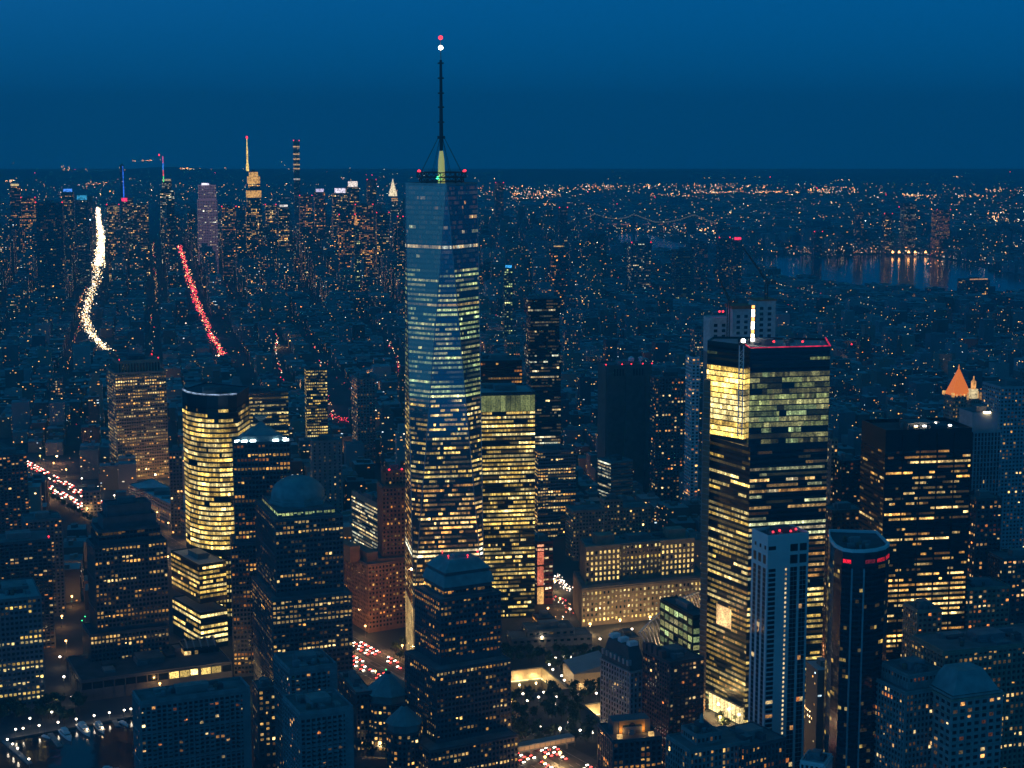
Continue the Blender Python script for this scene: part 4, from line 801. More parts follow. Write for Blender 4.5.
for (a, b, c_, y, Y, m, lab) in ((167, 169, 182, 452, 1900, DK, 'narrow grey slab squeezed beside the gridded office'), (80, 82, 100, 492, 2000, GRN, 'small grey block left of the gridded office with faint windows'), (47, 50, 62, 378, 2700, CONC, 'pale slab catching dusk light in the far left district'), (693, 695, 706, 330, 2900, CONC, 'pale narrow slab left of the concrete cores'),
        (690, 692, 700, 358, 1980, TEAL, 'white slim tower with a lit crown left of the hoist'), (653, 656, 690, 378, 2050, DK, 'dark apartment slab right of the windowless tower'), (829, 831, 838, 440, 1600, CLAY, 'stone building edge right of the large glass tower'), (838, 842, 862, 462, 1580, BLK, 'small black tower left of the black steel tower'), (828, 832, 864, 512, 1420, BRN, 'dark framed low tower in front of the black steel one'),
        (705, 707, 720, 490, 1800, CONC, 'grey stone building behind the hoist'), (974, 977, 1002, 500, 1380, DK, 'dark slab under the grey ribbed tower'), (1000, 1003, 1050, 560, 1330, DK, 'dark office at the right edge below the slate tower'), (915, 918, 942, 612, 1200, CLAY, 'brown stone top between the black tower and the cornice block'), (957, 960, 1010, 590, 1290, CLAY, 'dim stone block behind the cornice roof'),
        (411, 413, 436, 402, 2400, DK, 'dark block peeking left of the tallest tower'), (563, 565, 580, 330, 3300, GRN, 'grey slab right of the stacked glass tower'), (505, 507, 520, 340, 3000, CLAY, 'stone block with a red lamp near the stacked glass tower')):
    P, z = rect(a, b, c_, y, Y, 12, dep=24); hero('city_block', lab, 'building', [(P, 0, z)], m, dict(fh=4, bay=4, ww=.55, wh=.5, p=.14, run=1, amp=.75, pal='resid'), clutter=2, beacons=0)
# balconied riverside apartment slabs
def slab(label, xl, xc, xr, y, Y, th, dep=None, seed=1):
    P, z = rect(xl, xc, xr, y, Y, th, dep=dep); r = hero('riverside_apartment_slab', label, 'apartment block', [(P, 0, z)], mat('precast_grey', (.22, .23, .23), .8), dict(fh=2.9, bay=3.6, ww=.62, wh=.6, p=.075, run=1, amp=.8, pal='resid', rowvar=.3, dim=.03, top=3), ind=60, clutter=7, group='balconied apartment slabs by the marina', seed=seed, roofm=RF, parapet=2)
    e_ = np.array(P[1]) - P[0]; L_ = np.linalg.norm(e_); ux = e_ / L_; n_ = np.array([ux[1], -ux[0]]); k = 0
    zz = z - 6; cols = [f for f in np.arange(.1, .9, .13)]; cnt = 0
    while zz > 40 and cnt < 96:
        for f in cols:
            if cnt >= 96: break
            q = np.array(P[0]) + e_ * f; part('balcony', MB().prism([tuple(q + n_ * 1.5), tuple(q + ux * 3.2 + n_ * 1.5), tuple(q + ux * 3.2 + n_ * .02), tuple(q + n_ * .02)], zz, zz + 1.1, bot=True), mat('precast_grey', (.3, .3, .3)), r); cnt += 1
        zz -= 2.9
    part('end_wall', MB().prism([tuple(np.array(P[1]) + n_ * .6 - ux * 5.5), tuple(np.array(P[1]) + n_ * .6), tuple(np.array(P[1]) + n_ * .02), tuple(np.array(P[1]) + n_ * .02 - ux * 5.5)], 0, z - .1, bot=True), mat('precast_grey', (.3, .3, .3)), r)
slab('balconied slab beside the marina water, widest of the grey apartment slabs', 136, 140, 250, 704, 1060, 24, dep=24, seed=2)
slab('balconied slab in front of the domed tower, rear one of two neighbours', 274, 290, 337, 672, 1090, 24, seed=3)
slab('balconied slab at the bottom edge in front of its taller neighbour', 283, 300, 353, 716, 1010, 24, seed=4)
# drum pavilions with conical roofs
def drum(label, px, py, R0, Y, hroof):
    x, _, z = at(px, py, Y); r = empty('drum_pavilion', (x, Y, 0)); tag(r, label, 'pavilion', 'eight sided pavilions with conical roofs'); n = 8; P = [(x + R0 * math.cos(2 * PI * i / n + .2), Y + R0 * math.sin(2 * PI * i / n + .2)) for i in range(n)]
    part('wall', MB().prism(P, 0, z - hroof - 6), DK, r); part('attic', MB().prism(inset(P, 1), z - hroof - 5.9, z - hroof), COP, r); part('conical_roof', MB().prism(inset(P, -.8), z - hroof, z, top=inset(P, R0 * .62)), COP, r); part('roof_cap', MB().prism(inset(P, R0 * .66), z, z + 1.5), RFD, r)
    fl = tier_windows(P, 0, z - hroof - 6, dict(fh=4, bay=3.2, ww=.55, wh=.5, p=.4, run=1, amp=.7, pal='warm'), np.random.default_rng(8)); aq = [(q, c_) for a, b in fl for q, c_ in zip(a, b)]; aq.sort(key=lambda t: -max(t[1]))
    for q, c_ in aq[:40]: quadmesh('window', [q], WIN, [c_], parent=r, origin=tuple(r.location))
    quadmesh('window', [q for q, c_ in aq[40:]], WIN, [c_ for q, c_ in aq[40:]], parent=r, origin=tuple(r.location)); HERO.append((r, P, z))
drum('larger octagonal building with a cone roof left of the flat pyramid tower', 388, 673, 18, 1215, 13)
drum('smaller octagonal building with a cone roof tucked against the flat pyramid tower', 404, 706, 13, 1165, 11)
P, z = rect(338, 356, 372, 694, 1200, 20); hero('courtyard_office', 'low dark office with lit ground floor left of the cone roofed buildings', 'office block', [(P, 0, z)], DK, dict(fh=4, bay=3.4, ww=.5, wh=.5, p=.15, run=1, amp=.8, prof=[(0, .5), (.8, 1), (1, 4)]), ind=40, clutter=2, roofm=COP)
P, z = rect(253, 258, 276, 690, 1190, 20, dep=20); hero('marina_low_block', 'small block with amber windows below the domed tower', 'building', [(P, 0, z)], DK, dict(fh=4, bay=4, ww=.5, wh=.5, p=.35, run=1, amp=.7), ind=20, clutter=1)
# construction site sheds, museum pavilion, winged hall, footbridge
def site():
    for (xl, xc, xr, y, h, th, lab) in ((505, 512, 592, 640, 8, 10, 'wide grey flat roofed shed on the building site'), (525, 528, 575, 632, 14, 12, 'raised grey roof on top of the site shed'), (618, 621, 640, 640, 10, 14, 'small cream box building beside the white ribbed hall')):
        Y = Yof(y, h); P, z = rect(xl, xc, xr, y, Y, th, dep=26); r = hero('site_shed', lab, 'shed', [(P, 0, z)], CONC, dict(fh=4, bay=6, ww=.5, wh=.5, p=.25, run=1, amp=.8), clutter=5, roofm=RF)
    Y = Yof(671, 17); P, z = rect(572, 574, 610, 671, Y, 16, dep=30); r = empty('museum_pavilion', (P[0][0], P[0][1], 0)); tag(r, 'slanted glass pavilion glowing amber among the memorial trees', 'pavilion')
    n = len(P); mb = MB().prism(P, 0, z - 3); part('wall', mb, mat('warm_glass', (.4, .3, .18), .4, emit=(1, .55, .2), es=.16), r)
    mb = MB(); b = [(*P[0], z - 2.9), (*P[1], z + 4), (*P[2], z + 6), (*P[3], z)]; mb.poly(b); mb.poly([(*P[0], z - 2.9), (*P[1], z - 2.95), (*P[1], z + 4)]); mb.poly([(*P[1], z - 2.95), (*P[2], z - 2.95), (*P[2], z + 6), (*P[1], z + 4)]); part('slanted_roof', mb, RFB, r)
    q = np.array(P[0]) * .6 + np.array(P[1]) * .4; quadmesh('lobby_glass', [[(q[0] - 8, q[1] - 1.2 - 3, .5), (q[0] + 6, q[1] + 1.5 - 3, .5), (q[0] + 6, q[1] + 1.5 - 3, 6.5), (q[0] - 8, q[1] - 1.2 - 3, 6.5)]], WIN, [(1.2, .7, .25)], parent=r, origin=tuple(r.location)); HERO.append((r, P, z))
    # white ribbed hall
    x0, y0 = G(640, 655); x1, y1 = G(708, 612); r = empty('ribbed_hall', (x0, y0, 0)); tag(r, 'white steel ribbed hall under construction, floodlit, in front of the tan stone block', 'station hall')
    a = np.array([x0, y0]); b = np.array([x1, y1]); d = b - a; L_ = np.linalg.norm(d); u = d / L_; nn = np.array([u[1], -u[0]]); mbs = MB(); K = mat('white_steel', (.8, .8, .8), .5)
    for k in range(26):
        t = k / 25; q = a + d * t; h = 13 + 14 * math.sin(PI * min(1, t * .75 + .12)); mb = MB(); pr = None
        for s in np.linspace(0, 1, 6):
            p = (*(q + nn * (9 - 13 * s) + u * s * 6), h * math.sin(s * PI * .5) + .1)
            if pr: mb.bar(pr, p, .45)
            pr = p
        part('rib', mb, K, r)
    mb = MB(); pr = None
    for t in np.linspace(0, 1, 14):
        p = (*(a + d * t + nn * -4 + u * 6), 13.2 + 14 * math.sin(PI * min(1, t * .75 + .12)))
        if pr: mb.bar(pr, p, .8)
        pr = p
    part('spine_beam', mb, K, r)
    for k in range(9): q = a + d * (k + .5) / 9 + nn * 8; part('work_lamp', MB().box((q[0], q[1], 3.5), (1.6, 1.6, 1.6)), BWH, r)
    for k in range(4):
        q = a + d * (k + .5) / 4 + nn * 15; l = bpy.data.lights.new('floodlight', 'POINT'); l.energy = 9000; l.color = (1, .68, .3); l.shadow_soft_size = 1; o = bpy.data.objects.new('floodlight', l); o.location = (q[0] - x0, q[1] - y0, 7); link(o, r)
    # footbridge
    p0 = np.array(G(508, 752, 6)); p1 = np.array(G(572, 740, 6)); d = p1 - p0; u = d / np.linalg.norm(d); n_ = np.array([-u[1], u[0]]); r = empty('footbridge', (p0[0], p0[1], 0)); tag(r, 'enclosed pedestrian bridge with a pale roof crossing the highway at the bottom', 'footbridge')
    def pr(z0, z1, w_, m, nm): part(nm, MB().prism([tuple(p0 - n_ * w_), tuple(p1 - n_ * w_), tuple(p1 + n_ * w_), tuple(p0 + n_ * w_)], z0, z1, bot=True), m, r)
    pr(5.5, 6.3, 4.2, CONC, 'deck'); pr(6.31, 9.4, 3.6, mat('warm_glass_bridge', (.4, .3, .2), .4, emit=(1, .5, .2), es=.22), 'glazing'); pr(9.41, 10.3, 4.3, RFB, 'roof')
    for t in (.08, .36, .64, .92): q = p0 + d * t; part('pier', MB().box((q[0], q[1], 0), (1.4, 1.4, 5.5)), CONC, r)
    for t in np.linspace(.05, .95, 12): q = p0 + d * t - n_ * 3.7; part('mullion', MB().box((q[0], q[1], 6.32), (.35, .3, 3.05), rz=math.atan2(u[1], u[0])), CONC, r)
site()
# ------------------------------------------------------------------ far landmarks
def landmark(name, label, px, wpx, ytop, Y, st, wall=DK, th=12, cat='skyscraper', steps=(), seed=None, depth=None):
    """steps: (half width factor, ytop) from the top"""
    T = []; k = []
    for f, yt in list(steps) + [(1, ytop)]:
        Wp = wpx * f; P, z = rect(px - Wp * .58, px - Wp * .38, px + Wp * .5, yt, Y, th, dep=depth or Wp * Y / F * .8); k.append((P, z))
    for i, (P, z) in enumerate(k): T.append((P, k[i + 1][1] + .05 if i + 1 < len(k) else 0, z))
    return hero(name, label, cat, T, wall, st, clutter=1, parapet=0, seed=seed), k
D = lambda p, pal='warm', amp=.7, **k: dict(fh=5.2, bay=5, ww=.7, wh=.55, p=p * .75, pal=pal, amp=amp * 1.15, run=1.3, rowvar=.5, top=3, **k)
def ztop(r): return [h for h in HERO if h[0] is r][0][2]
def spire(r, px, Y, pts, m, name='spire', n=8):
    x = at(px, 300, Y)[0]; part(name, MB().lathe((x, Y, 0), [(rr, zat(y, Y)) for rr, y in pts], n), m, r)
r, k = landmark('midtown_setback_tower', 'tallest old midtown tower, crown lit amber with a golden needle', 253, 18, 208, 5350, D(.5, 'warm', .8), DK, steps=((.5, 171.5), (.74, 176), (.88, 190)))
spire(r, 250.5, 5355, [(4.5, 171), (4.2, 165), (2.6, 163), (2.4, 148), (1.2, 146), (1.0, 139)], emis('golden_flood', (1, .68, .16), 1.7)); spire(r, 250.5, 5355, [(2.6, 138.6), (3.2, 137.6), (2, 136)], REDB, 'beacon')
for P, z in k[:3]:
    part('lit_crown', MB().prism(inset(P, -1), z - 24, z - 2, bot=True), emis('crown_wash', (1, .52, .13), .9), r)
r, k = landmark('art_deco_spire_tower', 'slender tower with a glowing white triangular spire left of the tallest tower', 394.5, 9, 208, 6250, D(.5, 'pale', .7), DK, steps=((.62, 196),))
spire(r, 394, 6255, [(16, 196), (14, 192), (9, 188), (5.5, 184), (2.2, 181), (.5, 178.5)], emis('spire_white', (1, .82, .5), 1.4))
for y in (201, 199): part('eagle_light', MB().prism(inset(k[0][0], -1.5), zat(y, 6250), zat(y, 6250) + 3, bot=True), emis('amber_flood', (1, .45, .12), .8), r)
r, k = landmark('pencil_tower', 'very thin pencil tower with lit openings rising above the midtown skyline', 296, 6.5, 141, 6750, D(.06, 'pale', .5), CONC, depth=26)
x = k[0][0]; 
for y in (146, 153.5, 158.5, 164, 168): part('lit_mechanical_floor', MB().prism(inset(x, -.6), zat(y + 1.3, 6750), zat(y, 6750), bot=True), emis('mech_glow', (1, .62, .25), .75), r)
part('lit_base_floor', MB().prism(inset(x, -.6), zat(180, 6750), zat(178.5, 6750), bot=True), emis('white_glow', (.9, .8, .7), .7), r)
for q in x[:2]: part('beacon', MB().lathe((q[0], q[1], zat(141, 6750)), [(.5, 0), (2, 1), (2, 3), (.3, 4)], 6), REDB, r)
r, k = landmark('faceted_bank_tower', 'faceted glass tower with a needle lit in blue, red and green', 166, 16, 190, 6020, D(.5, 'pale', .7), GLS, steps=((.7, 181),))
x0 = at(163.5, 180, 6020)[0]
for (a, b, c_) in ((182, 176, (.1, .9, .25)), (176, 170, (.9, .1, .1)), (170, 163, (.05, .25, 1)), (163, 156, (.6, .1, .25))):
    part('needle_segment', MB().lathe((x0, 6020, 0), [(2.0, zat(a, 6020)), (1.6, zat(b, 6020) - .05)], 6), emis('needle_%d' % a, c_, 1.6), r)
spire(r, 163.5, 6020, [(1.5, 155.9), (2.5, 155), (1, 153.8)], REDB, 'beacon')
part('lit_edge', MB().prism(inset(k[0][0], 2), k[0][1] + .5, k[0][1] + 6, bot=True), emis('yellow_edge', (1, .75, .35), .6), r)
r, k = landmark('blue_needle_tower', 'midtown tower with a bright blue antenna needle above a red sign', 127, 12, 198, 6050, D(.35, 'mixed', .6), DK)
spire(r, 127.3, 6060, [(2.2, 198), (2.0, 180), (1.1, 166)], emis('needle_blue', (.03, .18, 1), 1.4), 'needle'); part('red_sign', MB().box((k[0][0][0][0] + 8, k[0][0][0][1] - 4, k[0][1] - 12), (20, 2, 12)), emis('sign_red', (1, .03, .12), 2), r)
r, k = landmark('slim_dark_tower', 'dark slim unlit tower beside the blue needle', 121.5, 5, 165, 6900, D(.03), DK)
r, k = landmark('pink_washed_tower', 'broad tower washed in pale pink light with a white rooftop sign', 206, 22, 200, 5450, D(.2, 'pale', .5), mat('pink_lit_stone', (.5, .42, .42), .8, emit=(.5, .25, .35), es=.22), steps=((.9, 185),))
part('roof_sign', MB().box((k[0][0][0][0] + 22, k[0][0][0][1] - 2, k[0][1] + .1), (24, 2, 6)), emis('sign_white', (.9, .85, 1), 2), r)
for (px, wpx, y, Y, st, lab, sg) in (
    (67, 13, 192, 5800, D(.2), 'dark block with a large blue square sign on its roof', ((.08, .3, 1), 6, 1.8)),
    (352, 14, 187, 5900, D(.4), 'midtown block with a large white sign box above the skyline', ((1, .85, .75), 11, 1.6)),
    (339, 16, 193, 5600, D(.45), 'midtown block with a flat white rooftop sign left of the big sign box', ((.95, .85, 1), 9, 1.6)),
    (319, 12, 192, 5700, D(.4, 'amber'), 'midtown block with a small violet white roof sign', ((.8, .7, 1), 6, 1.3)),
    (305, 14, 196, 5500, D(.5, 'amber', .5), 'stone midtown block right of the pencil tower', None),
    (283, 12, 207, 5200, D(.45), 'midtown block with a white roof lamp right of the golden needle', ((1, .9, .8), 4, 1.4)),
    (14, 12, 186, 5900, D(.3, 'amber', .5), 'tower with a lit triangular cap at the far left', ((1, .75, .3), 4, 1.2)),
    (27, 16, 198, 5500, D(.75, 'amber', .55), 'amber windowed tower near the left edge of midtown', None),
    (47, 30, 203, 4500, D(.03), 'wide unlit slab at the left of midtown with red corner lamps', None),
    (81, 15, 200, 5100, D(.12, 'mixed', .4), 'dark block edged with cyan lights left of the bright avenue', ((.05, .45, .8), 9, 1.0)),
    (112, 14, 205, 5300, D(.5), 'amber speckled tower right of the bright avenue top', None),
    (139, 18, 205, 5400, D(.35), 'midtown block between the two needles', None),
    (170, 9, 205, 5200, D(.1), 'dark midtown block left of the pink washed tower', None),
    (228, 16, 207, 5350, D(.3, 'amber'), 'midtown block between the pink and golden towers', None),
    (270, 12, 205, 5700, D(.4), 'midtown block right behind the golden needle tower', None),
    (363, 20, 205, 5300, D(.6, 'amber', .6), 'dense amber midtown block below the white sign box', None),
    (371, 10, 180, 6600, D(.08), 'hazy dark tower with two red roof lamps', None),
    (346, 18, 215, 4900, D(.35, 'amber'), 'midtown block left of the green lit clock spire', None),
    (382, 14, 213, 5200, D(.2), 'dark midtown block left of the triangular spire', None),
    (499, 9, 183, 6600, D(.05), 'dark slab standing alone right of the tallest tower', None),
    (563, 9, 208, 5600, D(.02), 'pale blank slab in the east midtown haze', None),
    (508, 9, 268, 3700, D(.3, 'green'), 'thin tower with a blue lit cap right of the tallest tower', ((.05, .45, 1), 5, 1.5)),
    (910, 13, 203, 6700, D(.6, 'mixed', .18), 'green glass tower across the river on the right', None),
    (943, 15, 210, 6500, D(.7, 'amber', .28), 'rose lit block across the river on the right', None),
    (888, 9, 214, 6600, D(.1), 'pale small tower across the river', None), (860, 8, 212, 6800, D(.15), 'slender tower on the far bank left of the green one', None),
    (818, 9, 232, 6200, D(.05), 'dark tower at the far river bank', None), (724, 12, 238, 5000, D(.04), 'dark riverside tower, left of a pair before the river', None), (702, 12, 243, 4900, D(.04), 'dark riverside slab left of the river gap', None),
    (737, 10, 240, 4850, D(.02), 'dark tower with a red roof sign before the river', ((1, .03, .1), 5, 2)), (977, 26, 280, 4800, D(.08), 'broad dark blocks on the near river shore at the right', ((1, .5, .2), 2, .8)),
    (640, 22, 243, 5000, D(.2, 'pale', .4), 'wide block near the river with two bright storeys', None), (684, 20, 250, 4700, D(.1, 'green', .3), 'stepped dark block by the river bend', None),
    (558, 15, 247, 4500, D(.12, 'amber'), 'block with an amber roof strip left of the river', ((1, .6, .2), 2, 1.0)), (855, 9, 345, 3500, D(.02), 'pale lone slab among low roofs on the right', None), (930, 9, 340, 3500, D(.4, 'amber'), 'thin tower with a column of amber lights', None),
    (400, 6, 217, 5000, D(.2), 'small tower beside the triangular spire', None), (442, 10, 262, 3900, D(.2), 'hidden block behind the tallest tower', None)):
    r, k = landmark('city_tower', lab, px, wpx, y, Y, st, RG.choice([0, 1]) and DK or GRN, cat='tower')
    P, z = k[-1]; e_ = np.array(P[1]) - P[0]; n_ = np.array([e_[1], -e_[0]]) / np.linalg.norm(e_)
    if sg:
        h = sg[1] * Y / F * .5; a = np.array(P[0]) + n_ * 1.5 + e_ * .12; b = np.array(P[0]) + n_ * 1.5 + e_ * .88; part('roof_sign', MB().prism([tuple(a), tuple(b), tuple(b - n_ * 2), tuple(a - n_ * 2)], z + .4, z + .4 + h, bot=True), emis('sign_%d' % int(px), sg[0], sg[2] * .85), r)
    elif RG.random() < .5 or 'red' in lab:
        for q in (P[0], P[1]): part('beacon', MB().lathe((q[0], q[1], z), [(.5, 0), (1.6, 1), (1.6, 2.6), (.3, 3.4)], 6), REDB, r)
r, k = landmark('clock_spire_tower', 'green and gold lit narrow clock spire in midtown', 357, 6, 240, 4700, D(.5, 'green', .6), DK, steps=((.7, 225),)); spire(r, 357, 4700, [(5, 225), (3, 219), (.5, 215)], emis('amber_flood', (1, .45, .12), .8))
# cantilever bridge with lit chords
def bridge():
    Y = 7900; z0 = 40; r = empty('cantilever_bridge', (at(640, 220, Y)[0], Y, 0)); tag(r, 'long bridge with curved rows of lights across the far river', 'bridge'); K = mat('bridge_steel', (.12, .13, .14), .6)
    P = [(x, zat(y, Y)) for x, y in ((562, 224), (583, 219), (595, 214.5), (605, 218), (618, 219.5), (628, 217.5), (634, 214.5), (642, 218), (655, 222.5), (668, 222.5), (680, 220), (692, 216), (695, 215.5), (705, 220), (716, 223.5))]
    X = lambda px: at(px, 220, Y)[0]; mb = MB(); zd = zat(224.5, Y)
    mb.prism([(X(555), Y - 9), (X(735), Y - 9), (X(735), Y + 9), (X(555), Y + 9)], zd - 3, zd, bot=True); part('deck', mb, K, r); mb = MB(); ml = MB()
    for i in range(len(P) - 1):
        a, b = P[i], P[i + 1]; mb.bar((X(a[0]), Y, a[1]), (X(b[0]), Y, b[1]), 1.6); n = max(2, int((b[0] - a[0]) / 1.8))
        mb.bar((X(a[0]), Y, a[1]), (X(a[0]), Y, zd), 1)
        for k in range(n): t = k / n; ml.box((X(a[0] + (b[0] - a[0]) * t), Y - 3, a[1] + (b[1] - a[1]) * t + 1), (4, 3, 3))
    part('truss_chord', mb, K, r); part('chord_lights', ml, emis('chord_glow', (.9, .75, .35), .4), r)['kind'] = 'stuff'
    for px in (595, 634, 693): part('bridge_tower', MB().box((X(px), Y, 0), (12, 14, zat(215.5, Y))), K, r)
    ml = MB()
    for k in range(70): px = RG.uniform(556, 735); ml.box((X(px), Y - 10, zd + RG.uniform(-2, 4)), (5, 3, 3))
    part('deck_lights', ml, emis('deck_glow', (1, .35, .15), .45), r)['kind'] = 'stuff'
bridge()
# ------------------------------------------------------------------ the city fabric
th0 = math.radians(12.2); AX = np.array([math.cos(th0), math.sin(th0)]); AY = np.array([-math.sin(th0), math.cos(th0)])
hp = [(np.array(P).mean(0), np.abs(np.array(P) - np.array(P).mean(0)).max(0)) for _, P, _ in HERO]
hc = np.array([np.mean(P, 0) for _, P, _ in HERO]); hr = np.array([max(np.linalg.norm(np.array(p) - np.mean(P, 0)) for p in P) for _, P, _ in HERO])
def inpoly(x, y, P):
    c = False; j = len(P) - 1
    for i in range(len(P)):
        if (P[i][1] > y) != (P[j][1] > y) and x < (P[j][0] - P[i][0]) * (y - P[i][1]) / (P[j][1] - P[i][1]) + P[i][0]: c = not c
        j = i
    return c
MEM = [G(*p) for p in ((440, 640), (560, 610), (662, 640), (672, 700), (640, 790), (420, 790))]
AVP = {k: pathpts(v, 60) for k, v in AVE.items()}
OTHER = [[(277, 335), (276, 352), (281, 372), (283, 384)], [(313, 343), (319, 360), (326, 392), (336, 425)], [(545, 588), (575, 560), (560, 640)], [(388, 340), (402, 372)]]
for k, v in enumerate(OTHER): AVP['o%d' % k] = pathpts(v, 24)
rects = []  # cx, cy, w, d, h, th
def ok(cx, cy, w_, d_, h):
    r_ = max(w_, d_) * .55
    dd = np.hypot(hc[:, 0] - cx, hc[:, 1] - cy) - hr * .92
    if (dd < r_).any(): return False
    q = np.array([cx, cy]) - ws0; s = q @ wd; t = abs(q @ wn_)
    if t < 36 + r_: return False
    if inpoly(cx, cy, RIV) or inpoly(cx, cy, MEM): return False
    for p in ((cx - w_ / 2, cy), (cx + w_ / 2, cy), (cx, cy - d_ / 2), (cx, cy + d_ / 2)):
        if inpoly(p[0], p[1], RIV): return False
    x1, y1 = proj(cx, cy - d_ / 2, h); x2, yb = proj(cx, cy - d_ / 2, 0); hw = F * r_ / cy + 2
    for A in AVP.values():
        m = (np.abs(A[:, 0] - x1) < hw + 1) & (A[:, 1] > y1 - 1) & (A[:, 1] < yb + 3)
        if m.any(): return False
    return True
def zlim(px, Y):  # lowest allowed top row
    return 0
def fill(Y0, Y1, bw, bd, street, hf, keep=.93, pxr=(-30, 1054)):
    uu = np.arange(-7000, 7000, bw); vv = np.arange(-1500, 14000, bd)
    for u in uu:
        for v in vv:
            p = AX * (u + RG.uniform(-2, 2)) + AY * (v + RG.uniform(-2, 2))
            if p[1] < Y0 or p[1] > Y1: continue
            px = 512 + F * p[0] / (p[1] * cp + H * sp)
            if px < pxr[0] or px > pxr[1]: continue
            if int(u // bw) % street[0] == 0 or int(v // bd) % street[1] == 0:
                continue
            if RG.random() > keep: continue
            h = hf(px, p[1], *p)
            if h <= 0: continue
            w_ = bw * RG.uniform(.72, 1.0); d_ = bd * RG.uniform(.75, 1.0)
            if h > 60: w_ *= .8; d_ *= .8
            if ok(p[0], p[1], w_, d_, h): rects.append((p[0], p[1], w_, d_, h, th0))
def h_near(px, Y, x, y):
    h = RG.choice([16, 20, 24, 28, 34, 42]) * RG.uniform(.8, 1.2)
    if RG.random() < .07: h = RG.uniform(50, 85)
    return h
def h_right(px, Y, x, y): return RG.uniform(30, 85) if px > 822 else 0
def h_mid(px, Y, x, y):
    h = RG.uniform(11, 24)
    if RG.random() < .06: h = RG.uniform(30, 60)
    if px > 560 and RG.random() < .09: h = RG.uniform(40, 65)
    if Y > 3900 and px < 470: h *= 1 + (Y - 3900) / 500 * RG.uniform(.3, 1.4)
    return h
def h_town(px, Y, x, y):
    if px < 480:
        f = min(1, (Y - 4300) / 900); lim = H - (198 + RG.uniform(0, 45) - 136) * Y / F
        f2 = 1 if 10 < px < 420 else .6
        h = 35 + 170 * f * RG.beta(1.6, 2.2) * f2
        return max(20, min(h, lim if lim > 30 else 30))
    if px > 600 and Y < 5500: return RG.uniform(8, 20)
    h = RG.uniform(12, 35) if RG.random() < .85 else RG.uniform(40, 80)
    if px < 600 and RG.random() < .35: h = RG.uniform(60, 130)
    return h
def h_far(px, Y, x, y): return RG.uniform(8, 18) if RG.random() < .93 else RG.uniform(25, 55)
fill(1130, 1600, 34, 34, (4, 5), h_right)
fill(1600, 2700, 27, 27, (5, 9), h_near)
fill(2700, 4300, 34, 30, (5, 9), h_mid, .9)
fill(4300, 7600, 52, 50, (4, 6), h_town, .9)
fill(7600, 12500, 110, 100, (5, 5), h_far, .8)
rects = np.array(rects)
print('fabric', len(rects))
cx, cy, bw, bd, bh = rects[:, :5].T
D_ = cy * cp + (H - bh) * sp; area = (F / D_) ** 2 * bw * (bh * .9 + bd * .3); px_ = 512 + F * cx / D_
inview = (px_ > 5) & (px_ < 1019)
y_top = 384 - F * ((bh - H) * cp + cy * sp) / D_
score = np.where(inview & (cy > 1620), area * np.where(bh > 30, 1.4, 1), 0)
order = np.argsort(-score); TOP = set(order[:290].tolist())
tones = np.array([(.20, .20, .20), (.15, .10, .08), (.26, .22, .17), (.10, .10, .11), (.32, .31, .29), (.17, .13, .11), (.24, .25, .26)])
tname = ['grey', 'red brown brick', 'tan', 'charcoal', 'pale', 'brown', 'slate']
palF = np.array([(1, .5, .14), (1, .38, .07), (1, .7, .3), (1, .85, .6), (1, .28, .05), (.6, .8, .9)])
def box_quads(x, y, w_, d_, z0, z1, th):
    c, s = math.cos(th), math.sin(th); P = [(x + a * c - b * s, y + a * s + b * c) for a, b in ((-w_ / 2, -d_ / 2), (w_ / 2, -d_ / 2), (w_ / 2, d_ / 2), (-w_ / 2, d_ / 2))]
    q = []
    for i in range(4):
        a, b = P[i], P[(i + 1) % 4]; q.append([(*a, z0), (*b, z0), (*b, z1), (*a, z1)])
    q.append([(*P[0], z1), (*P[1], z1), (*P[2], z1), (*P[3], z1)]); return q, P
def lights_for(P, h, Y, X, n_mul=1.0):
    """small lit windows on the sides that face south and west/east"""
    Q = []; CC = []; s = max(2.0, .82 * Y / F)
    for i in (0, 1, 3):
        a = np.array(P[i]); b = np.array(P[(i + 1) % 4]); L_ = np.linalg.norm(b - a); e_ = (b - a) / L_; n_ = np.array([e_[1], -e_[0]])
        if n_ @ np.array([-X, -Y]) < 0: continue
        rate = (.9 if h > 60 else .55) * n_mul; n = RG.poisson(rate * L_ * h / (s * s * 26))
        for k in range(min(n, 160)):
            g = s * 2.0; zz = RG.uniform(3, h - 2) // g * g + 1.5; uu = RG.uniform(.05, .92) * L_ // (g) * g + .6
            if zz + s * .7 > h or uu + s > L_: continue
            A = a + e_ * uu + n_ * .15; B_ = a + e_ * (uu + s * RG.choice([.6, .9, .9, 1.4])) + n_ * .15
            Q.append([(*A, zz), (*B_, zz), (*B_, zz + s * .62), (*A, zz + s * .62)]); CC.append(palF[RG.choice(6, p=[.38, .24, .18, .07, .08, .05])] * RG.lognormal(-.1, .8))
    return Q, CC
SQ = []; SC = []; SM = []; indiv = []
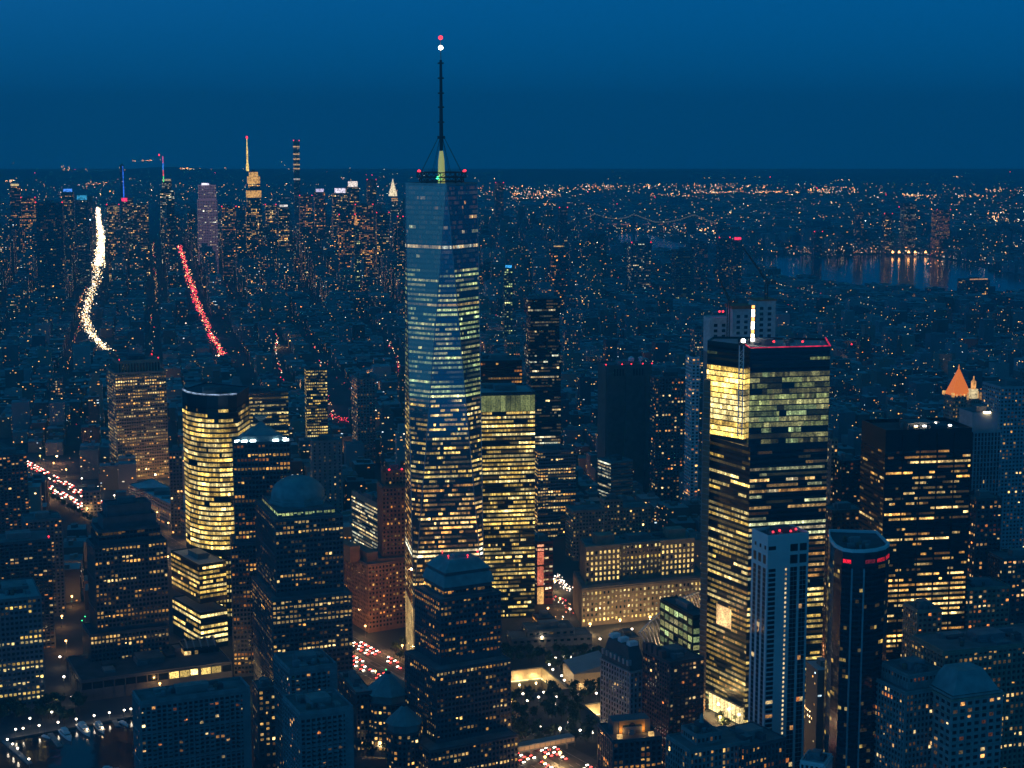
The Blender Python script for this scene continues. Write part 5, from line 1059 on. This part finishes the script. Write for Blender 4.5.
for i in range(len(rects)):
    x, y, w_, d_, h, th = rects[i]; tn = RG.integers(7); col = tones[tn] * RG.uniform(.7, 1.15)
    mul = 1.9 if (y > 4300 and px_[i] < 480) else (1.0 if y < 2700 else .8)
    if y > 3000 and px_[i] > 600: mul *= .55
    W, P = box_quads(x, y, w_, d_, 0, h, th); q = list(W); cc = [col] * 4 + [np.array((.27, .28, .28)) * RG.uniform(.5, 1.5)]
    set_b = False
    for _ in range(1 + (RG.random() < .5)):
        bx, by = RG.uniform(-.25, .25) * w_, RG.uniform(-.25, .25) * d_; ww_, dd_ = min(14, w_ * RG.uniform(.15, .4)), min(14, d_ * RG.uniform(.15, .4))
        b2, _p = box_quads(x + bx, y + by, ww_, dd_, h + .02 + _ * .01, h + RG.uniform(2.5, 5) + _ * .1, th); q += b2; cc += [col * 1.1] * 4 + [np.array((.3, .31, .31)) * RG.uniform(.5, 1.3)]
    if h > 70 and RG.random() < .6:
        b2, _p = box_quads(x, y, w_ * .6, d_ * .6, h + .05, h * 1.14, th); q += b2; cc += [col] * 4 + [np.array((.25, .25, .26))]
    LQ, LC = lights_for(P, h, y, x, mul)
    if i in TOP:
        o = quadmesh('city_building', q, CITY, cc, origin=(x, y, 0)); o.location = (x, y, 0); o['group'] = 'ordinary buildings filling the streets of the city'; o['category'] = 'building'
        if LQ: lo = quadmesh('window', LQ, WIN, LC, parent=o, origin=(x, y, 0)); lo['kind'] = 'stuff'
        lit = 'many' if len(LQ) > 9 else ('a few' if len(LQ) > 2 else ('one or two' if len(LQ) else 'no')); indiv.append((o, i, tname[tn], lit, h))
    else:
        SQ += q; SC += cc; SM += [0] * len(q); SQ += LQ; SC += LC; SM += [1] * len(LQ)
o = quadmesh('low_buildings', SQ, [CITY, WIN], SC, SM); tag(o, kind='stuff'); print('fabric quads', len(SQ))
# ------------------------------------------------------------------ small lights of the far city
def tetra_cloud(name, pts, sizes, cols, kind='stuff', label=None):
    V = []; Fc = []; CC = []; b = np.array([(1, 0, -.6), (-.5, .87, -.6), (-.5, -.87, -.6), (0, 0, 1)]) * .62
    pts = np.asarray(pts, float); n = len(pts); V = (pts[:, None, :] + b[None] * np.asarray(sizes)[:, None, None]).reshape(-1, 3)
    me = bpy.data.meshes.new(name); idx = np.array([(0, 2, 1), (0, 1, 3), (1, 2, 3), (2, 0, 3)]); Fi = (np.arange(n)[:, None, None] * 4 + idx[None]).reshape(-1, 3)
    me.vertices.add(n * 4); me.vertices.foreach_set('co', V.ravel()); me.loops.add(len(Fi) * 3); me.loops.foreach_set('vertex_index', Fi.ravel().astype(np.int32)); me.polygons.add(len(Fi)); me.polygons.foreach_set('loop_start', np.arange(0, len(Fi) * 3, 3, dtype=np.int32)); me.polygons.foreach_set('loop_total', np.full(len(Fi), 3, np.int32)); me.update(calc_edges=True)
    me.materials.append(WIN); setcol(me, np.repeat(np.asarray(cols), 4, axis=0)); o = link(bpy.data.objects.new(name, me)); tag(o, kind=kind); return o
pts = []; sz = []; co = []
def addl(px, py, z, col, amp, s=1.0):
    x, y = G(px, py, z); pts.append((x, y, z + s)); sz.append(max(1.1, .78 * y / F) * s); co.append(np.array(col) * amp * (1.8 + y / 9000))
AM = [(1, .42, .1), (1, .55, .2), (1, .75, .4), (1, .35, .06), (1, .9, .7)]
ac = lambda: AM[RG.choice(5, p=[.34, .28, .18, .12, .08])]
# scattered street light over far ground
for _ in range(2600):
    px = RG.uniform(-5, 1030); py = 172 + 95 * RG.beta(1.1, 1.6)
    if px < 480 and py > 205: continue
    x, y = G(px, py)
    if y > 16500 or inpoly(x, y, RIV): continue
    addl(px, py, RG.uniform(8, 30), ac(), RG.lognormal(-.1, .7), RG.uniform(.7, 1.2))
for _ in range(1500):
    px = RG.uniform(-5, 1030); py = RG.uniform(230, 480); x, y = G(px, py)
    if inpoly(x, y, RIV) or (px < 480 and RG.random() < .3): continue
    addl(px, py, RG.uniform(12, 30), ac(), RG.lognormal(-.2, .6), RG.uniform(.6, 1.1))
# lamps strung along the streets and avenues of the grid
for (Y0, Y1, bw_, bd_, st_) in ((1600, 2700, 27, 27, (5, 9)), (2700, 4300, 34, 30, (5, 9)), (4300, 7200, 52, 50, (4, 6))):
    for u in np.arange(-7000, 7000, bw_):
        if int(u // bw_) % st_[0]: continue
        warm = ac(); dens = RG.choice([.1, .3, .6, .95], p=[.3, .3, .25, .15])
        for v in np.arange(-1500, 9000, 24):
            p = AX * (u + RG.uniform(-5, 5)) + AY * v
            if p[1] < Y0 or p[1] > Y1 or RG.random() > dens * .7: continue
            px, py = proj(p[0], p[1], 8)
            if -5 < px < 1029 and not inpoly(p[0], p[1], RIV): pts.append((p[0], p[1], 8)); sz.append(max(1.2, .7 * p[1] / F)); co.append(np.array(warm if RG.random() < .8 else (1, .06, .05)) * 1.8 * RG.lognormal(0, .5))
# pools of street light between the blocks
for k in range(110):
    for _ in range(30):
        u = RG.integers(-40, 40) * 27 * 5; v = RG.uniform(-500, 4500); p = AX * u + AY * v
        if 1650 < p[1] < 3900 and -10 < proj(p[0], p[1], 8)[0] < 1030: break
    else: continue
    r_ = empty('street_lamp', (p[0], p[1], 0)); MB().bar((0, 0, 0), (0, 0, 10), .15, n=5, r2=.1).build('pole', MUL, r_); MB().lathe((0, 0, 10), [(.2, 0), (1.2, .5), (1.2, 1.4), (.2, 2)], 8).build('lamp_head', BWH, r_)
    l = bpy.data.lights.new('bulb', 'POINT'); l.energy = RG.uniform(8000, 26000); l.color = (1, RG.uniform(.38, .62), .18); l.shadow_soft_size = .8; o = bpy.data.objects.new('bulb', l); o.location = (0, 0, 9); link(o, r_); FARL = globals().setdefault('FARL', []); FARL.append(r_)
# bright clusters and lit roads on the plain: px0,px1,py,jitter,n,amp
for (a, b, y, j, n, am) in ((512, 600, 190, 2.5, 70, 2), (512, 560, 194, 1.5, 50, 2.4), (580, 765, 186.5, 1.4, 120, 2.2), (690, 765, 192, .8, 70, 2.6), (650, 690, 195, 1.2, 30, 2.4), (765, 800, 192, .6, 26, 2), (808, 858, 190, 1.6, 60, 2.2), (900, 925, 195, .8, 26, 2.6), (925, 990, 196, 1.0, 50, 2.2),
                           (985, 1024, 192, 2, 30, 2.4), (985, 1024, 218, 3, 46, 2.4), (540, 580, 205, 1, 26, 1.6), (512, 545, 198, .5, 20, 1.5), (835, 852, 180, .4, 6, 2.4), (952, 962, 176.5, .4, 5, 2.4), (604, 620, 175, 2, 8, 1.4), (700, 760, 177, 1, 14, 1.2), (840, 955, 248, 2.2, 60, 1.1), (785, 838, 250, 1.8, 34, 1), (880, 910, 243, 3, 22, 3.2), (700, 725, 231, 3, 26, 2.4),
                           (660, 700, 229, 2.2, 30, 2), (930, 960, 250, 2, 16, 2), (980, 1024, 250, 6, 30, 1.8), (605, 660, 228, 2, 22, 2), (925, 945, 262, 2, 16, 1.5),
                           (132, 152, 160.5, .3, 12, 1.8), (178, 196, 168.5, .4, 16, 1.8), (60, 72, 169, 1.5, 12, 1.5), (85, 110, 183, 2, 24, 1.2), (340, 352, 177, 1, 10, 2), (5, 22, 181, .5, 16, 2), (30, 40, 174, 1, 6, 1.2), (105, 145, 176, 6, 12, 1), (475, 500, 190, 4, 26, 2), (390, 480, 178, 3, 12, 1.2), (0, 400, 176, 7, 80, .9)):
    for _ in range(n):
        px = RG.uniform(a, b); py = max(156, RG.normal(y, j)); z = 20 if py > 170 else (430 - (py - 136) * 8.5)
        if py <= 170: x, yy = at(px, py, 17500)[:2]; z = zat(py, 17500); pts.append((x, 17500, z)); sz.append(9); co.append(np.array(ac()) * am * 4)
        else: addl(px, py, z, ac(), am * RG.lognormal(-.2, .5), RG.uniform(.8, 1.25))
for px, py in ((655, 197.5), (617, 204), (770, 177), (817, 188), (899, 207), (886, 195), (588, 192), (735, 243), (1010, 172), (366, 175), (372, 175), (35, 173), (215, 173), (75, 170)): addl(px, py, 60, (1, .02, .08), 3, 1.1)
tetra_cloud('distant_lights', pts, sz, co)
# low hills carrying the highest lights at the left
hm = MB(); xs = np.linspace(-6200, 9000, 60)
top = [.5 * max(6, 90 + 60 * math.sin(x * .0011) + 40 * math.sin(x * .0031 + 1) - max(0, x) * .03) for x in xs]
for i in range(59): hm.poly([(xs[i], 17600, -1), (xs[i + 1], 17600, -1), (xs[i + 1], 18400, top[i + 1]), (xs[i], 18400, top[i])]); hm.poly([(xs[i], 18400, top[i]), (xs[i + 1], 18400, top[i + 1]), (xs[i + 1], 19500, top[i + 1] * 1.15), (xs[i], 19500, top[i] * 1.15)]); hm.poly([(xs[i], 19500, top[i] * 1.15), (xs[i + 1], 19500, top[i + 1] * 1.15), (xs[i + 1], 22000, -1), (xs[i], 22000, -1)])
tag(hm.build('hills', GRASSM), kind='structure')
# shore lamps with reflections in the river
pts = []; sz = []; co = []
for px in (892, 898.5, 908, 914.5, 925): 
    x, y = G(px, 256); pts.append((x, y - 6, 16)); sz.append(9.5); co.append((12, 5.0, 1.3))
for _ in range(18):
    x, y = G(RG.uniform(795, 960), 254.5); pts.append((x, y, 10)); sz.append(3.0); co.append((.9, .45, .15))
tetra_cloud('shore_lights', pts, sz, co)
# traffic streams too dense and far to part
def stream(name, path, n, w0, w1, cols, am, z=2.0, s=.9):
    P = pathpts(path, 400); pts = []; sz = []; co = []
    for _ in range(n):
        t = RG.random(); i = int(t * 399); f = t; w_ = w0 + (w1 - w0) * f; px = P[i][0] + RG.normal(0, w_ * .45); py = P[i][1]; x, y = G(px, py, z); pts.append((x, y, z + RG.uniform(0, 5))); sz.append(max(1.2, .85 * y / F) * s * RG.uniform(.7, 1.3)); co.append(np.array(cols[RG.integers(len(cols))]) * am * 2.6 * RG.lognormal(-.1, .5))
    tetra_cloud(name, pts, sz, co)
W_ = [(1, .8, .5), (1, .66, .3), (1, .9, .75), (1, .55, .2)]; R_ = [(1, .04, .06), (1, .03, .1), (1, .08, .05), (1, .5, .2)]
stream('avenue_traffic', [(98, 208), (98.5, 222), (101, 236), (101, 250), (98, 266)], 1500, 2, 6.5, W_, 3)
stream('avenue_traffic', [(98, 262), (96, 276), (92, 290), (85, 312), (87, 326), (95, 339), (108, 351)], 800, 7, 4.5, W_, 1.8)
stream('avenue_traffic', [(179, 246), (183, 257), (187, 272), (196, 300), (205, 322), (213, 340), (223, 357)], 720, 2.5, 5.5, R_, 1.6)
stream('avenue_traffic', OTHER[0], 34, 2, 2, W_ + R_, 1.2); stream('avenue_traffic', OTHER[1], 44, 2.5, 3, R_ + W_, 1.2); stream('avenue_traffic', OTHER[3], 20, 2, 2, R_ + W_, 1)
stream('avenue_traffic', [(325, 415), (348, 422)], 40, 3, 3, R_[:3], 1.2); stream('avenue_traffic', [(398, 365), (401, 380)], 16, 3, 3, R_[:3], 1.4); stream('avenue_traffic', [(1, 262), (1, 290)], 14, 2, 2, R_, 1.4)
stream('street_traffic', [(556, 578), (562, 584), (568, 592)], 60, 4, 7, [(1, .85, .7), (1, .6, .4)], 2.2, s=.8); stream('street_traffic', [(548, 600), (572, 606), (560, 622), (545, 640)], 46, 8, 12, R_ + W_, 1.5, s=.8)
# ------------------------------------------------------------------ near lamps, vehicles, trees, boats
def copy_tree(o, parent=None):
    c = o.copy(); C.objects.link(c); c.parent = parent
    for ch in o.children: copy_tree(ch, c)
    return c
def near_dir(px):
    return 'left' if px < 512 else 'right'
def make_lamp(name, hgt, m, headr, energy, col):
    r = empty(name, (0, 0, 0)); MB().bar((0, 0, 0), (0, 0, hgt), .14, n=6, r2=.09).build('pole', MUL, r)
    hd = MB().lathe((0, 0, hgt), [(.2, 0), (headr, headr * .5), (headr, headr * 1.3), (.2, headr * 1.8)], 8).build('lamp_head', m, r)
    if energy: l = bpy.data.lights.new('bulb', 'POINT'); l.energy = energy; l.color = col; l.shadow_soft_size = .5; o = bpy.data.objects.new('bulb', l); o.location = (0, 0, hgt - .9); link(o, r)
    return r
KIND = dict(w=make_lamp('street_lamp', 9, emis('lamp_white_park', (1, .86, .66), 7), 1.0, 1500, (1, .7, .38)), a=make_lamp('street_lamp', 10, emis('lamp_amber', (1, .5, .14), 7), 1.0, 6000, (1, .5, .16)), p=make_lamp('park_lamp', 5, emis('lamp_white_park', (1, .86, .66), 7), .95, 130, (1, .8, .5)), n=make_lamp('quay_lamp', 6, emis('lamp_white_park', (1, .86, .66), 7), .85, 200, (1, .85, .6)), s=make_lamp('traffic_light', 6, emis('signal_green2', (.05, 1, .3), 3), .55, 0, None), b=make_lamp('street_lamp', 10, emis('lamp_amber', (1, .5, .14), 7), 1.3, 16000, (1, .62, .25)))
used = set(); LAMPS = []
def lamp(k, px, py, place):
    x, y = G(px, py, 7 if k != 'p' else 5); o = KIND[k] if k not in used else copy_tree(KIND[k]); used.add(k); o.location = (x, y, 0); LAMPS.append((o, px, py, k, place)); return o
c8 = [(43, 72), (120, 68), (273, 178), (182, 210), (228, 203), (258, 203), (322, 200), (150, 243), (231, 228), (243, 250), (168, 268), (213, 300), (227, 323), (15, 393), (122, 385), (38, 428), (95, 410), (187, 407), (263, 383), (293, 397), (391, 390), (182, 445), (151, 466), (267, 455), (267, 480), (287, 510), (26, 547), (21, 580), (103, 563), (205, 569), (247, 541), (308, 580), (348, 543), (372, 590)]
for i, (a, b) in enumerate(c8): lamp('b' if i < 2 else 'p', 520 + a / 5.12, 618 + b / 5.12, 'memorial trees')
for (a, b) in ((80, 568), (118, 563), (200, 548), (297, 532), (390, 516), (482, 498), (560, 483), (636, 470), (670, 464), (265, 480), (153, 512), (367, 402), (247, 402), (38, 620), (65, 643), (90, 665), (148, 720)): lamp('n', a / 5.12, 618 + b / 5.12, 'marina quay')
for k in np.arange(-60, wl - 40, 62):
    for sd in (-27, 27):
        q = ws0 + wd * (k + RG.uniform(-6, 6)) + wn_ * sd; px, py = proj(*q, 9)
        if -5 < px < 600 and 455 < py < 770: o = lamp('a' if RG.random() < .7 else 'w', px, py, 'highway')
for (px, py, k) in ((555, 585, 'b'), (560, 602, 'a'), (548, 612, 'a'), (570, 612, 'w'), (590, 628, 'b'), (620, 624, 'b'), (650, 621, 'b'), (600, 642, 'w'), (612, 648, 'w'), (632, 632, 'w'), (528, 632, 'b'), (555, 634, 'a'), (542, 640, 'w'), (720, 722, 'b'), (735, 733, 'b'), (700, 700, 'a'), (745, 745, 'a'), (815, 655, 'a'), (820, 690, 'a'), (822, 640, 'a'), (818, 720, 'a'), (372, 740, 'b'), (380, 748, 'b'), (368, 730, 'a'), (360, 745, 'a'), (232, 690, 'b'), (258, 695, 'b'), (160, 688, 'a'), (205, 662, 'w'), (70, 560, 'a'), (66, 585, 'a'), (72, 600, 'a'), (62, 620, 'a'), (66, 645, 'a'), (60, 660, 'w'), (64, 680, 'w'), (55, 700, 'w'), (72, 660, 's'), (82, 620, 's'), (85, 616, 's'), (95, 497, 's'), (90, 498, 's'), (352, 641, 's'), (386, 669, 's'), (690, 598, 'a'), (712, 610, 'a'), (168, 560, 'a'), (166, 545, 'w'), (190, 672, 'b'), (560, 758, 'b'), (545, 762, 'a')): lamp(k, px, py, 'street')
# cars
def make_car(body, lab):
    r = empty('car', (0, 0, 0)); mb = MB(); prof = [(-2.2, .45), (-2.25, .95), (-1.5, 1.05), (-.9, 1.5), (.6, 1.5), (1.25, 1.0), (2.15, .85), (2.25, .45)]
    V = [(x, -.9, z) for x, z in prof] + [(x, .9, z) for x, z in prof]; n = 8; mb.v = V; mb.f = [tuple(range(n)), tuple(range(2 * n - 1, n - 1, -1))] + [(i, i + n, (i + 1) % n + n, (i + 1) % n) for i in range(n)]; mb.m = [0] * len(mb.f); mb.build('body', body, r)
    for x in (-1.4, 1.4):
        for y in (-.85, .85): MB().bar((x, y - .12, .35), (x, y + .12, .35), .35, n=10).build('wheel', BLK, r)
    for y in (-.6, .6): MB().lathe((2.3, y, .55), [(.1, 0), (.6, .3), (.6, .8), (.1, 1.1)], 6).build('headlight', HEAD, r); MB().lathe((-2.3, y, .6), [(.1, 0), (.55, .25), (.55, .75), (.1, 1.0)], 6).build('taillight', TAIL, r)
    return r
CB = [mat('car_black', (.02, .02, .022), .3), mat('car_silver', (.4, .4, .41), .3, metal=.5), mat('car_yellow', (.6, .36, .03), .35)]
CN = ['dark', 'silver', 'yellow']; proto = [make_car(b, '') for b in CB]; cused = set(); CARS = []
wang = math.atan2(wd[1], wd[0])
def car(q, ang, seen):
    k = RG.choice(3, p=[.5, .3, .2]); o = proto[k] if k not in cused else copy_tree(proto[k]); cused.add(k); o.location = (q[0], q[1], .03); o.rotation_euler = (0, 0, ang); CARS.append((o, CN[k], seen))
for lane in (-18, -12, -6.5, 6.5, 12, 18):
    s = -80.0
    while s < wl - 20:
        s += RG.exponential(14) + 8; q = ws0 + wd * s + wn_ * lane; px, py = proj(*q, 1)
        vis = (20 < px < 118 and 460 < py < 515) or (345 < px < 415 and 640 < py < 690) or (505 < px < 600 and 745 < py < 775)
        if vis and len(CARS) < 190: car(q, wang if lane < 0 else wang + PI, 'headlights' if lane < 0 else 'tail lights')
# trees
def leafmesh(seed, R0, Hc, n):
    rg = np.random.default_rng(seed); cl = rg.normal(0, 1, (9, 3)); cl /= np.linalg.norm(cl, axis=1, keepdims=True); cl *= rg.uniform(.35, .75, (9, 1)) * [R0, R0, Hc]
    Q = []
    for _ in range(n):
        c = cl[rg.integers(9)]; p = c + rg.normal(0, 1, 3) * [R0 * .26, R0 * .26, Hc * .24]; a = rg.normal(0, 1, 3); a /= np.linalg.norm(a); b = np.cross(a, rg.normal(0, 1, 3)); b /= np.linalg.norm(b); s = rg.uniform(.35, .7)
        Q.append([p - a * s - b * s, p + a * s - b * s, p + a * s + b * s, p - a * s + b * s])
    return Q
LEAF = mat('oak_leaves', (.05, .08, .03), .7, var=.4, scale=.6); BARK = mat('bark', (.08, .06, .045), .9)
TP = []
for k in range(3):
    r = empty('tree', (0, 0, 0)); mb = MB().bar((0, 0, 0), (0, 0, 4.5), .3, n=7, r2=.2)
    for j in range(4): a = j * 1.6 + k; mb.bar((0, 0, 3.6), (2.2 * math.cos(a), 2.2 * math.sin(a), 7), .13, n=5, r2=.06)
    mb.build('trunk', BARK, r); Q = [[tuple(np.array(p) + (0, 0, 8)) for p in q] for q in leafmesh(k, 4.2, 3.6, 260)]; quadmesh('crown', Q, LEAF, parent=r); TP.append(r)
tused = set(); TREES = []
def tree(x, y, s, where):
    k = RG.integers(3); o = TP[k] if k not in tused else copy_tree(TP[k]); tused.add(k); o.location = (x, y, 0); o.rotation_euler = (0, 0, RG.uniform(0, 6.28)); o.scale = (s, s, s * RG.uniform(.9, 1.15)); TREES.append((o, where))
GP = [G(*p) for p in ((505, 652), (600, 648), (612, 690), (604, 740), (600, 752), (508, 748))]
cand = 0; tp = []
while len(tp) < 95 and cand < 4000:
    cand += 1; px, py = RG.uniform(505, 610), RG.uniform(655, 748); x, y = G(px, py)
    if not inpoly(x, y, GP) or any(inpoly(x, y, inset(P, -5)) for P in POOLS): continue
    if np.hypot(hc[:, 0] - x, hc[:, 1] - y).min() < 22: continue
    if any(math.hypot(x - a, y - b) < 7.5 for a, b in tp): continue
    # keep the view to the lit pool walls open
    blk = False
    for P in POOLS:
        fx0, fy0 = proj(*P[3], -2); fx1, fy1 = proj(*P[2], -2); bx, by = proj(x, y, 10)
        if min(fx0, fx1) - 4 < bx < max(fx0, fx1) + 6 and y < P[3][1] and by < max(fy0, fy1) + 10: blk = True
    if blk: continue
    tp.append((x, y)); tree(x, y, RG.uniform(.85, 1.15), 'memorial')
for _ in range(34): x, y = G(RG.uniform(-5, 85), RG.uniform(702, 726)); tree(x, y, RG.uniform(.9, 1.3), 'marina')
for k in range(-60, 480, 26): q = ws0 + wd * k; tree(q[0], q[1], .7, 'median'); 
for k in range(0, 460, 20): q = ws0 + wd * k - wn_ * 33 ; tree(q[0], q[1], .95, 'kerb')
for px, py in ((345, 652), (352, 658), (395, 655), (400, 662), (405, 650), (376, 752), (366, 756), (356, 752), (386, 757), (370, 745)): x, y = G(px, py); tree(x, y, 1, 'street')
for _ in range(5): x, y = G(RG.uniform(714, 748), RG.uniform(722, 734)); tree(x, y, .9, 'front')
# marina: quay, docks, boats
for pts_, z, nm in (([G(-5, 738), G(137, 712), G(137, 717), G(-5, 743)], 1.2, 'quay'), ):
    o = MB().prism([tuple(p) for p in pts_][::-1], -1, z).build(nm, PAVE); tag(o, 'long paved quay wall with lamps above the marina', 'quay')
for (a, b, lab) in ((G(4, 740, 1), G(30, 763, 1), 'floating jetty with white lamps in the lower left corner'), (G(50, 733, 1), G(60, 746, 1), 'short jetty between the moored yachts'), (G(113, 718, 1), G(118, 726, 1), 'small jetty beside the sailing dinghy')):
    a, b = np.array(a), np.array(b); d = (b - a) / np.linalg.norm(b - a); n = np.array([-d[1], d[0]]) * 2; o = MB().prism([tuple(a - n), tuple(b - n), tuple(b + n), tuple(a + n)], -.5, 1.0).build('jetty', CONC); tag(o, lab, 'jetty')
def boat(px, py, L_, ang, lab, sail=False, lit=True):
    x, y = G(px, py, .5); r = empty('sailing_boat' if sail else 'yacht', (x, y, .06)); tag(r, lab, 'boat'); c, s = math.cos(ang), math.sin(ang); W = L_ * .26
    sec = [(-.5, .8, .0), (-.2, 1, .0), (.2, .92, .0), (.4, .5, .1), (.52, .04, .3)]; mb = MB(); hh = L_ * .09; V = []
    for u, w_, k in sec:
        for sd, zz, m in ((-1, 0, .7), (-1, hh + k * hh * 1.5, 1), (1, hh + k * hh * 1.5, 1), (1, 0, .7)): V.append((x + u * L_ * c - sd * W / 2 * w_ * m * s, y + u * L_ * s + sd * W / 2 * w_ * m * c, .06 + zz))
    mb.v = V; n = len(sec)
    for i in range(n - 1):
        for j in range(3): a = i * 4 + j; mb.f.append((a, a + 4, a + 5, a + 1)); mb.m.append(0)
    mb.f.append((0, 1, 2, 3)); mb.m.append(0); mb.build('hull', WHT, r, tuple(r.location))
    if sail: MB().bar((x, y, hh), (x, y, L_ * 1.25), .12, n=6, r2=.06).build('mast', MUL, r, tuple(r.location)); MB().bar((x, y, hh + 1.2), (x - c * L_ * .4, y - s * L_ * .4, hh + 1.2), .14, n=6).build('boom', WHT, r, tuple(r.location))
    MB().box((x - c * L_ * .08, y - s * L_ * .08, hh + .1), (L_ * .5, W * .7, hh * .9), rz=ang).build('cabin', WHT, r, tuple(r.location))
    if not sail: MB().box((x - c * L_ * .12, y - s * L_ * .12, hh * 1.9 + .12), (L_ * .32, W * .6, hh * .7), rz=ang).build('flybridge', WHT, r, tuple(r.location)); MB().box((x - c * L_ * .08, y - s * L_ * .08, hh + .35), (L_ * .505, W * .705, hh * .35), rz=ang).build('cabin_window', BLK, r, tuple(r.location))
    if lit: MB().box((x + c * L_ * .3, y + s * L_ * .3, hh * 1.6), (1, 1, .9)).build('deck_lamp', BWH, r, tuple(r.location)); MB().box((x - c * L_ * .45, y - s * L_ * .45, hh * 1.5), (.8, .8, .8)).build('deck_lamp', BWH, r, tuple(r.location))
boat(84, 731, 26, -1.0, 'large white motor yacht moored in the middle of the marina row'); boat(100, 729, 22, -1.05, 'white motor yacht with a lit deck right of the largest yacht'); boat(66, 736, 24, -1.0, 'dark unlit yacht left of the largest yacht', lit=False); boat(124, 724, 13, -.8, 'small white sailing boat near the right jetty', sail=True, lit=False); boat(46, 737, 9, -.6, 'small pale dinghy left of the moored yachts', sail=True, lit=False); boat(109, 770, 14, .1, 'white boat cut by the bottom edge of the view', lit=False)
# ------------------------------------------------------------------ labels that tell one thing from another
SC_ = 0
heroes_l = [(r, r['label']) for r, _, _ in HERO if not r.parent]
def pxy(o, z=0): return proj(o.location.x, o.location.y, z)
short = [(pxy(r, h), r['label'].split(' with ')[0].split(' in front')[0].split(' left of')[0].split(' right of')[0].split(' behind')[0].split(' beside')[0].split(' at the')[0]) for r, P, h in HERO]
short = [s for s in short if len(s[1].split()) <= 7]
seen = {}
ORD = ['', 'second ', 'third ', 'fourth ', 'fifth ', 'sixth ', 'seventh ', 'eighth ', 'ninth ', 'tenth ', 'eleventh ', 'twelfth ']
def uniq(base, tail=''):
    k = base + tail; n = seen.get(k, 0); seen[k] = n + 1
    if n == 0: return k.strip()
    return ((ORD[n] if n < 12 else 'another ') + k).strip()
def relate(px, py):
    d = [(abs(a[0] - px) * 1.0 + abs(a[1] - py) * .6, a, s) for a, s in short]; d.sort(key=lambda t: t[0]); _, a, s = d[0]
    dx, dy = px - a[0], py - a[1]; rel = 'left of' if dx < -abs(dy) * .5 else ('right of' if dx > abs(dy) * .5 else ('above' if dy < 0 else 'below')); return rel + ' the ' + s
indiv.sort(key=lambda t: proj(t[0].location.x, t[0].location.y, t[4])[0])
for o, i, tn, lit, h in indiv:
    px, py = proj(o.location.x, o.location.y, h); hh = 'tall' if h > 55 else ('mid height' if h > 30 else 'low')
    o['label'] = ' '.join(uniq('%s %s building, %s lit windows, %s' % (hh, tn, lit, relate(px, py))).split()[:16])
for r_ in FARL: LAMPS.append((r_, *proj(r_.location.x, r_.location.y, 9), 'b', 'far'))
for o, px, py, k, place in sorted(LAMPS, key=lambda t: t[1]):
    nm = {'a': 'amber street lamp', 'b': 'bright amber street lamp', 'w': 'white street lamp', 'p': 'small white park lamp', 'n': 'white quay lamp', 's': 'green traffic light'}[k]
    o['category'] = 'traffic light' if k == 's' else 'lamp'; o['group'] = {'memorial trees': 'lamps among the memorial trees', 'marina quay': 'lamps along the marina quay', 'highway': 'lamps along the highway', 'street': 'lamps of the nearer streets', 'far': 'lamps in the far streets'}[place]
    o['label'] = ' '.join(uniq('%s from the left, %s, %s' % (nm, {'memorial trees': 'among trees', 'marina quay': 'on the quay', 'highway': 'beside the highway', 'street': 'on a street', 'far': 'in a far street'}[place], relate(px, py))).split()[:16])
for o, cn, sn in sorted(CARS, key=lambda t: pxy(t[0])[0]):
    o['category'] = 'car'; o['group'] = 'cars on the highway'; o['label'] = ' '.join(uniq('%s car showing %s on the highway, %s' % (cn, sn, relate(*pxy(o)))).split()[:16])
for o, wh in sorted(TREES, key=lambda t: pxy(t[0])[0]):
    o['category'] = 'tree'; o['group'] = {'memorial': 'dark trees of the memorial plaza', 'marina': 'trees behind the marina', 'median': 'trees on the highway median', 'kerb': 'trees along the highway kerb', 'street': 'street trees', 'front': 'trees before the lit frontage'}[wh]
    o['label'] = ' '.join(uniq('dark leafy tree %s, %s' % ({'memorial': 'on the memorial plaza', 'marina': 'behind the marina', 'median': 'on the median', 'kerb': 'at the kerb', 'street': 'on a street', 'front': 'by the lit frontage'}[wh], relate(*pxy(o)))).split()[:16])
# ------------------------------------------------------------------ air
hz = bpy.data.materials.new('haze'); hz.use_nodes = True; n = hz.node_tree; n.nodes.remove(n.nodes['Principled BSDF']); v = n.nodes.new('ShaderNodeVolumePrincipled'); v.inputs['Color'].default_value = (.08, .80, 1, 1); v.inputs['Density'].default_value = 8.2e-5; v.inputs['Anisotropy'].default_value = 0.0
n.links.new(v.outputs[0], n.nodes['Material Output'].inputs['Volume'])
o = MB().prism([(-17000, -600), (17000, -600), (17000, 25000), (-17000, 25000)], -12, 1000, bot=True).build('haze', hz); tag(o, kind='stuff')
print('objects', len(bpy.data.objects))
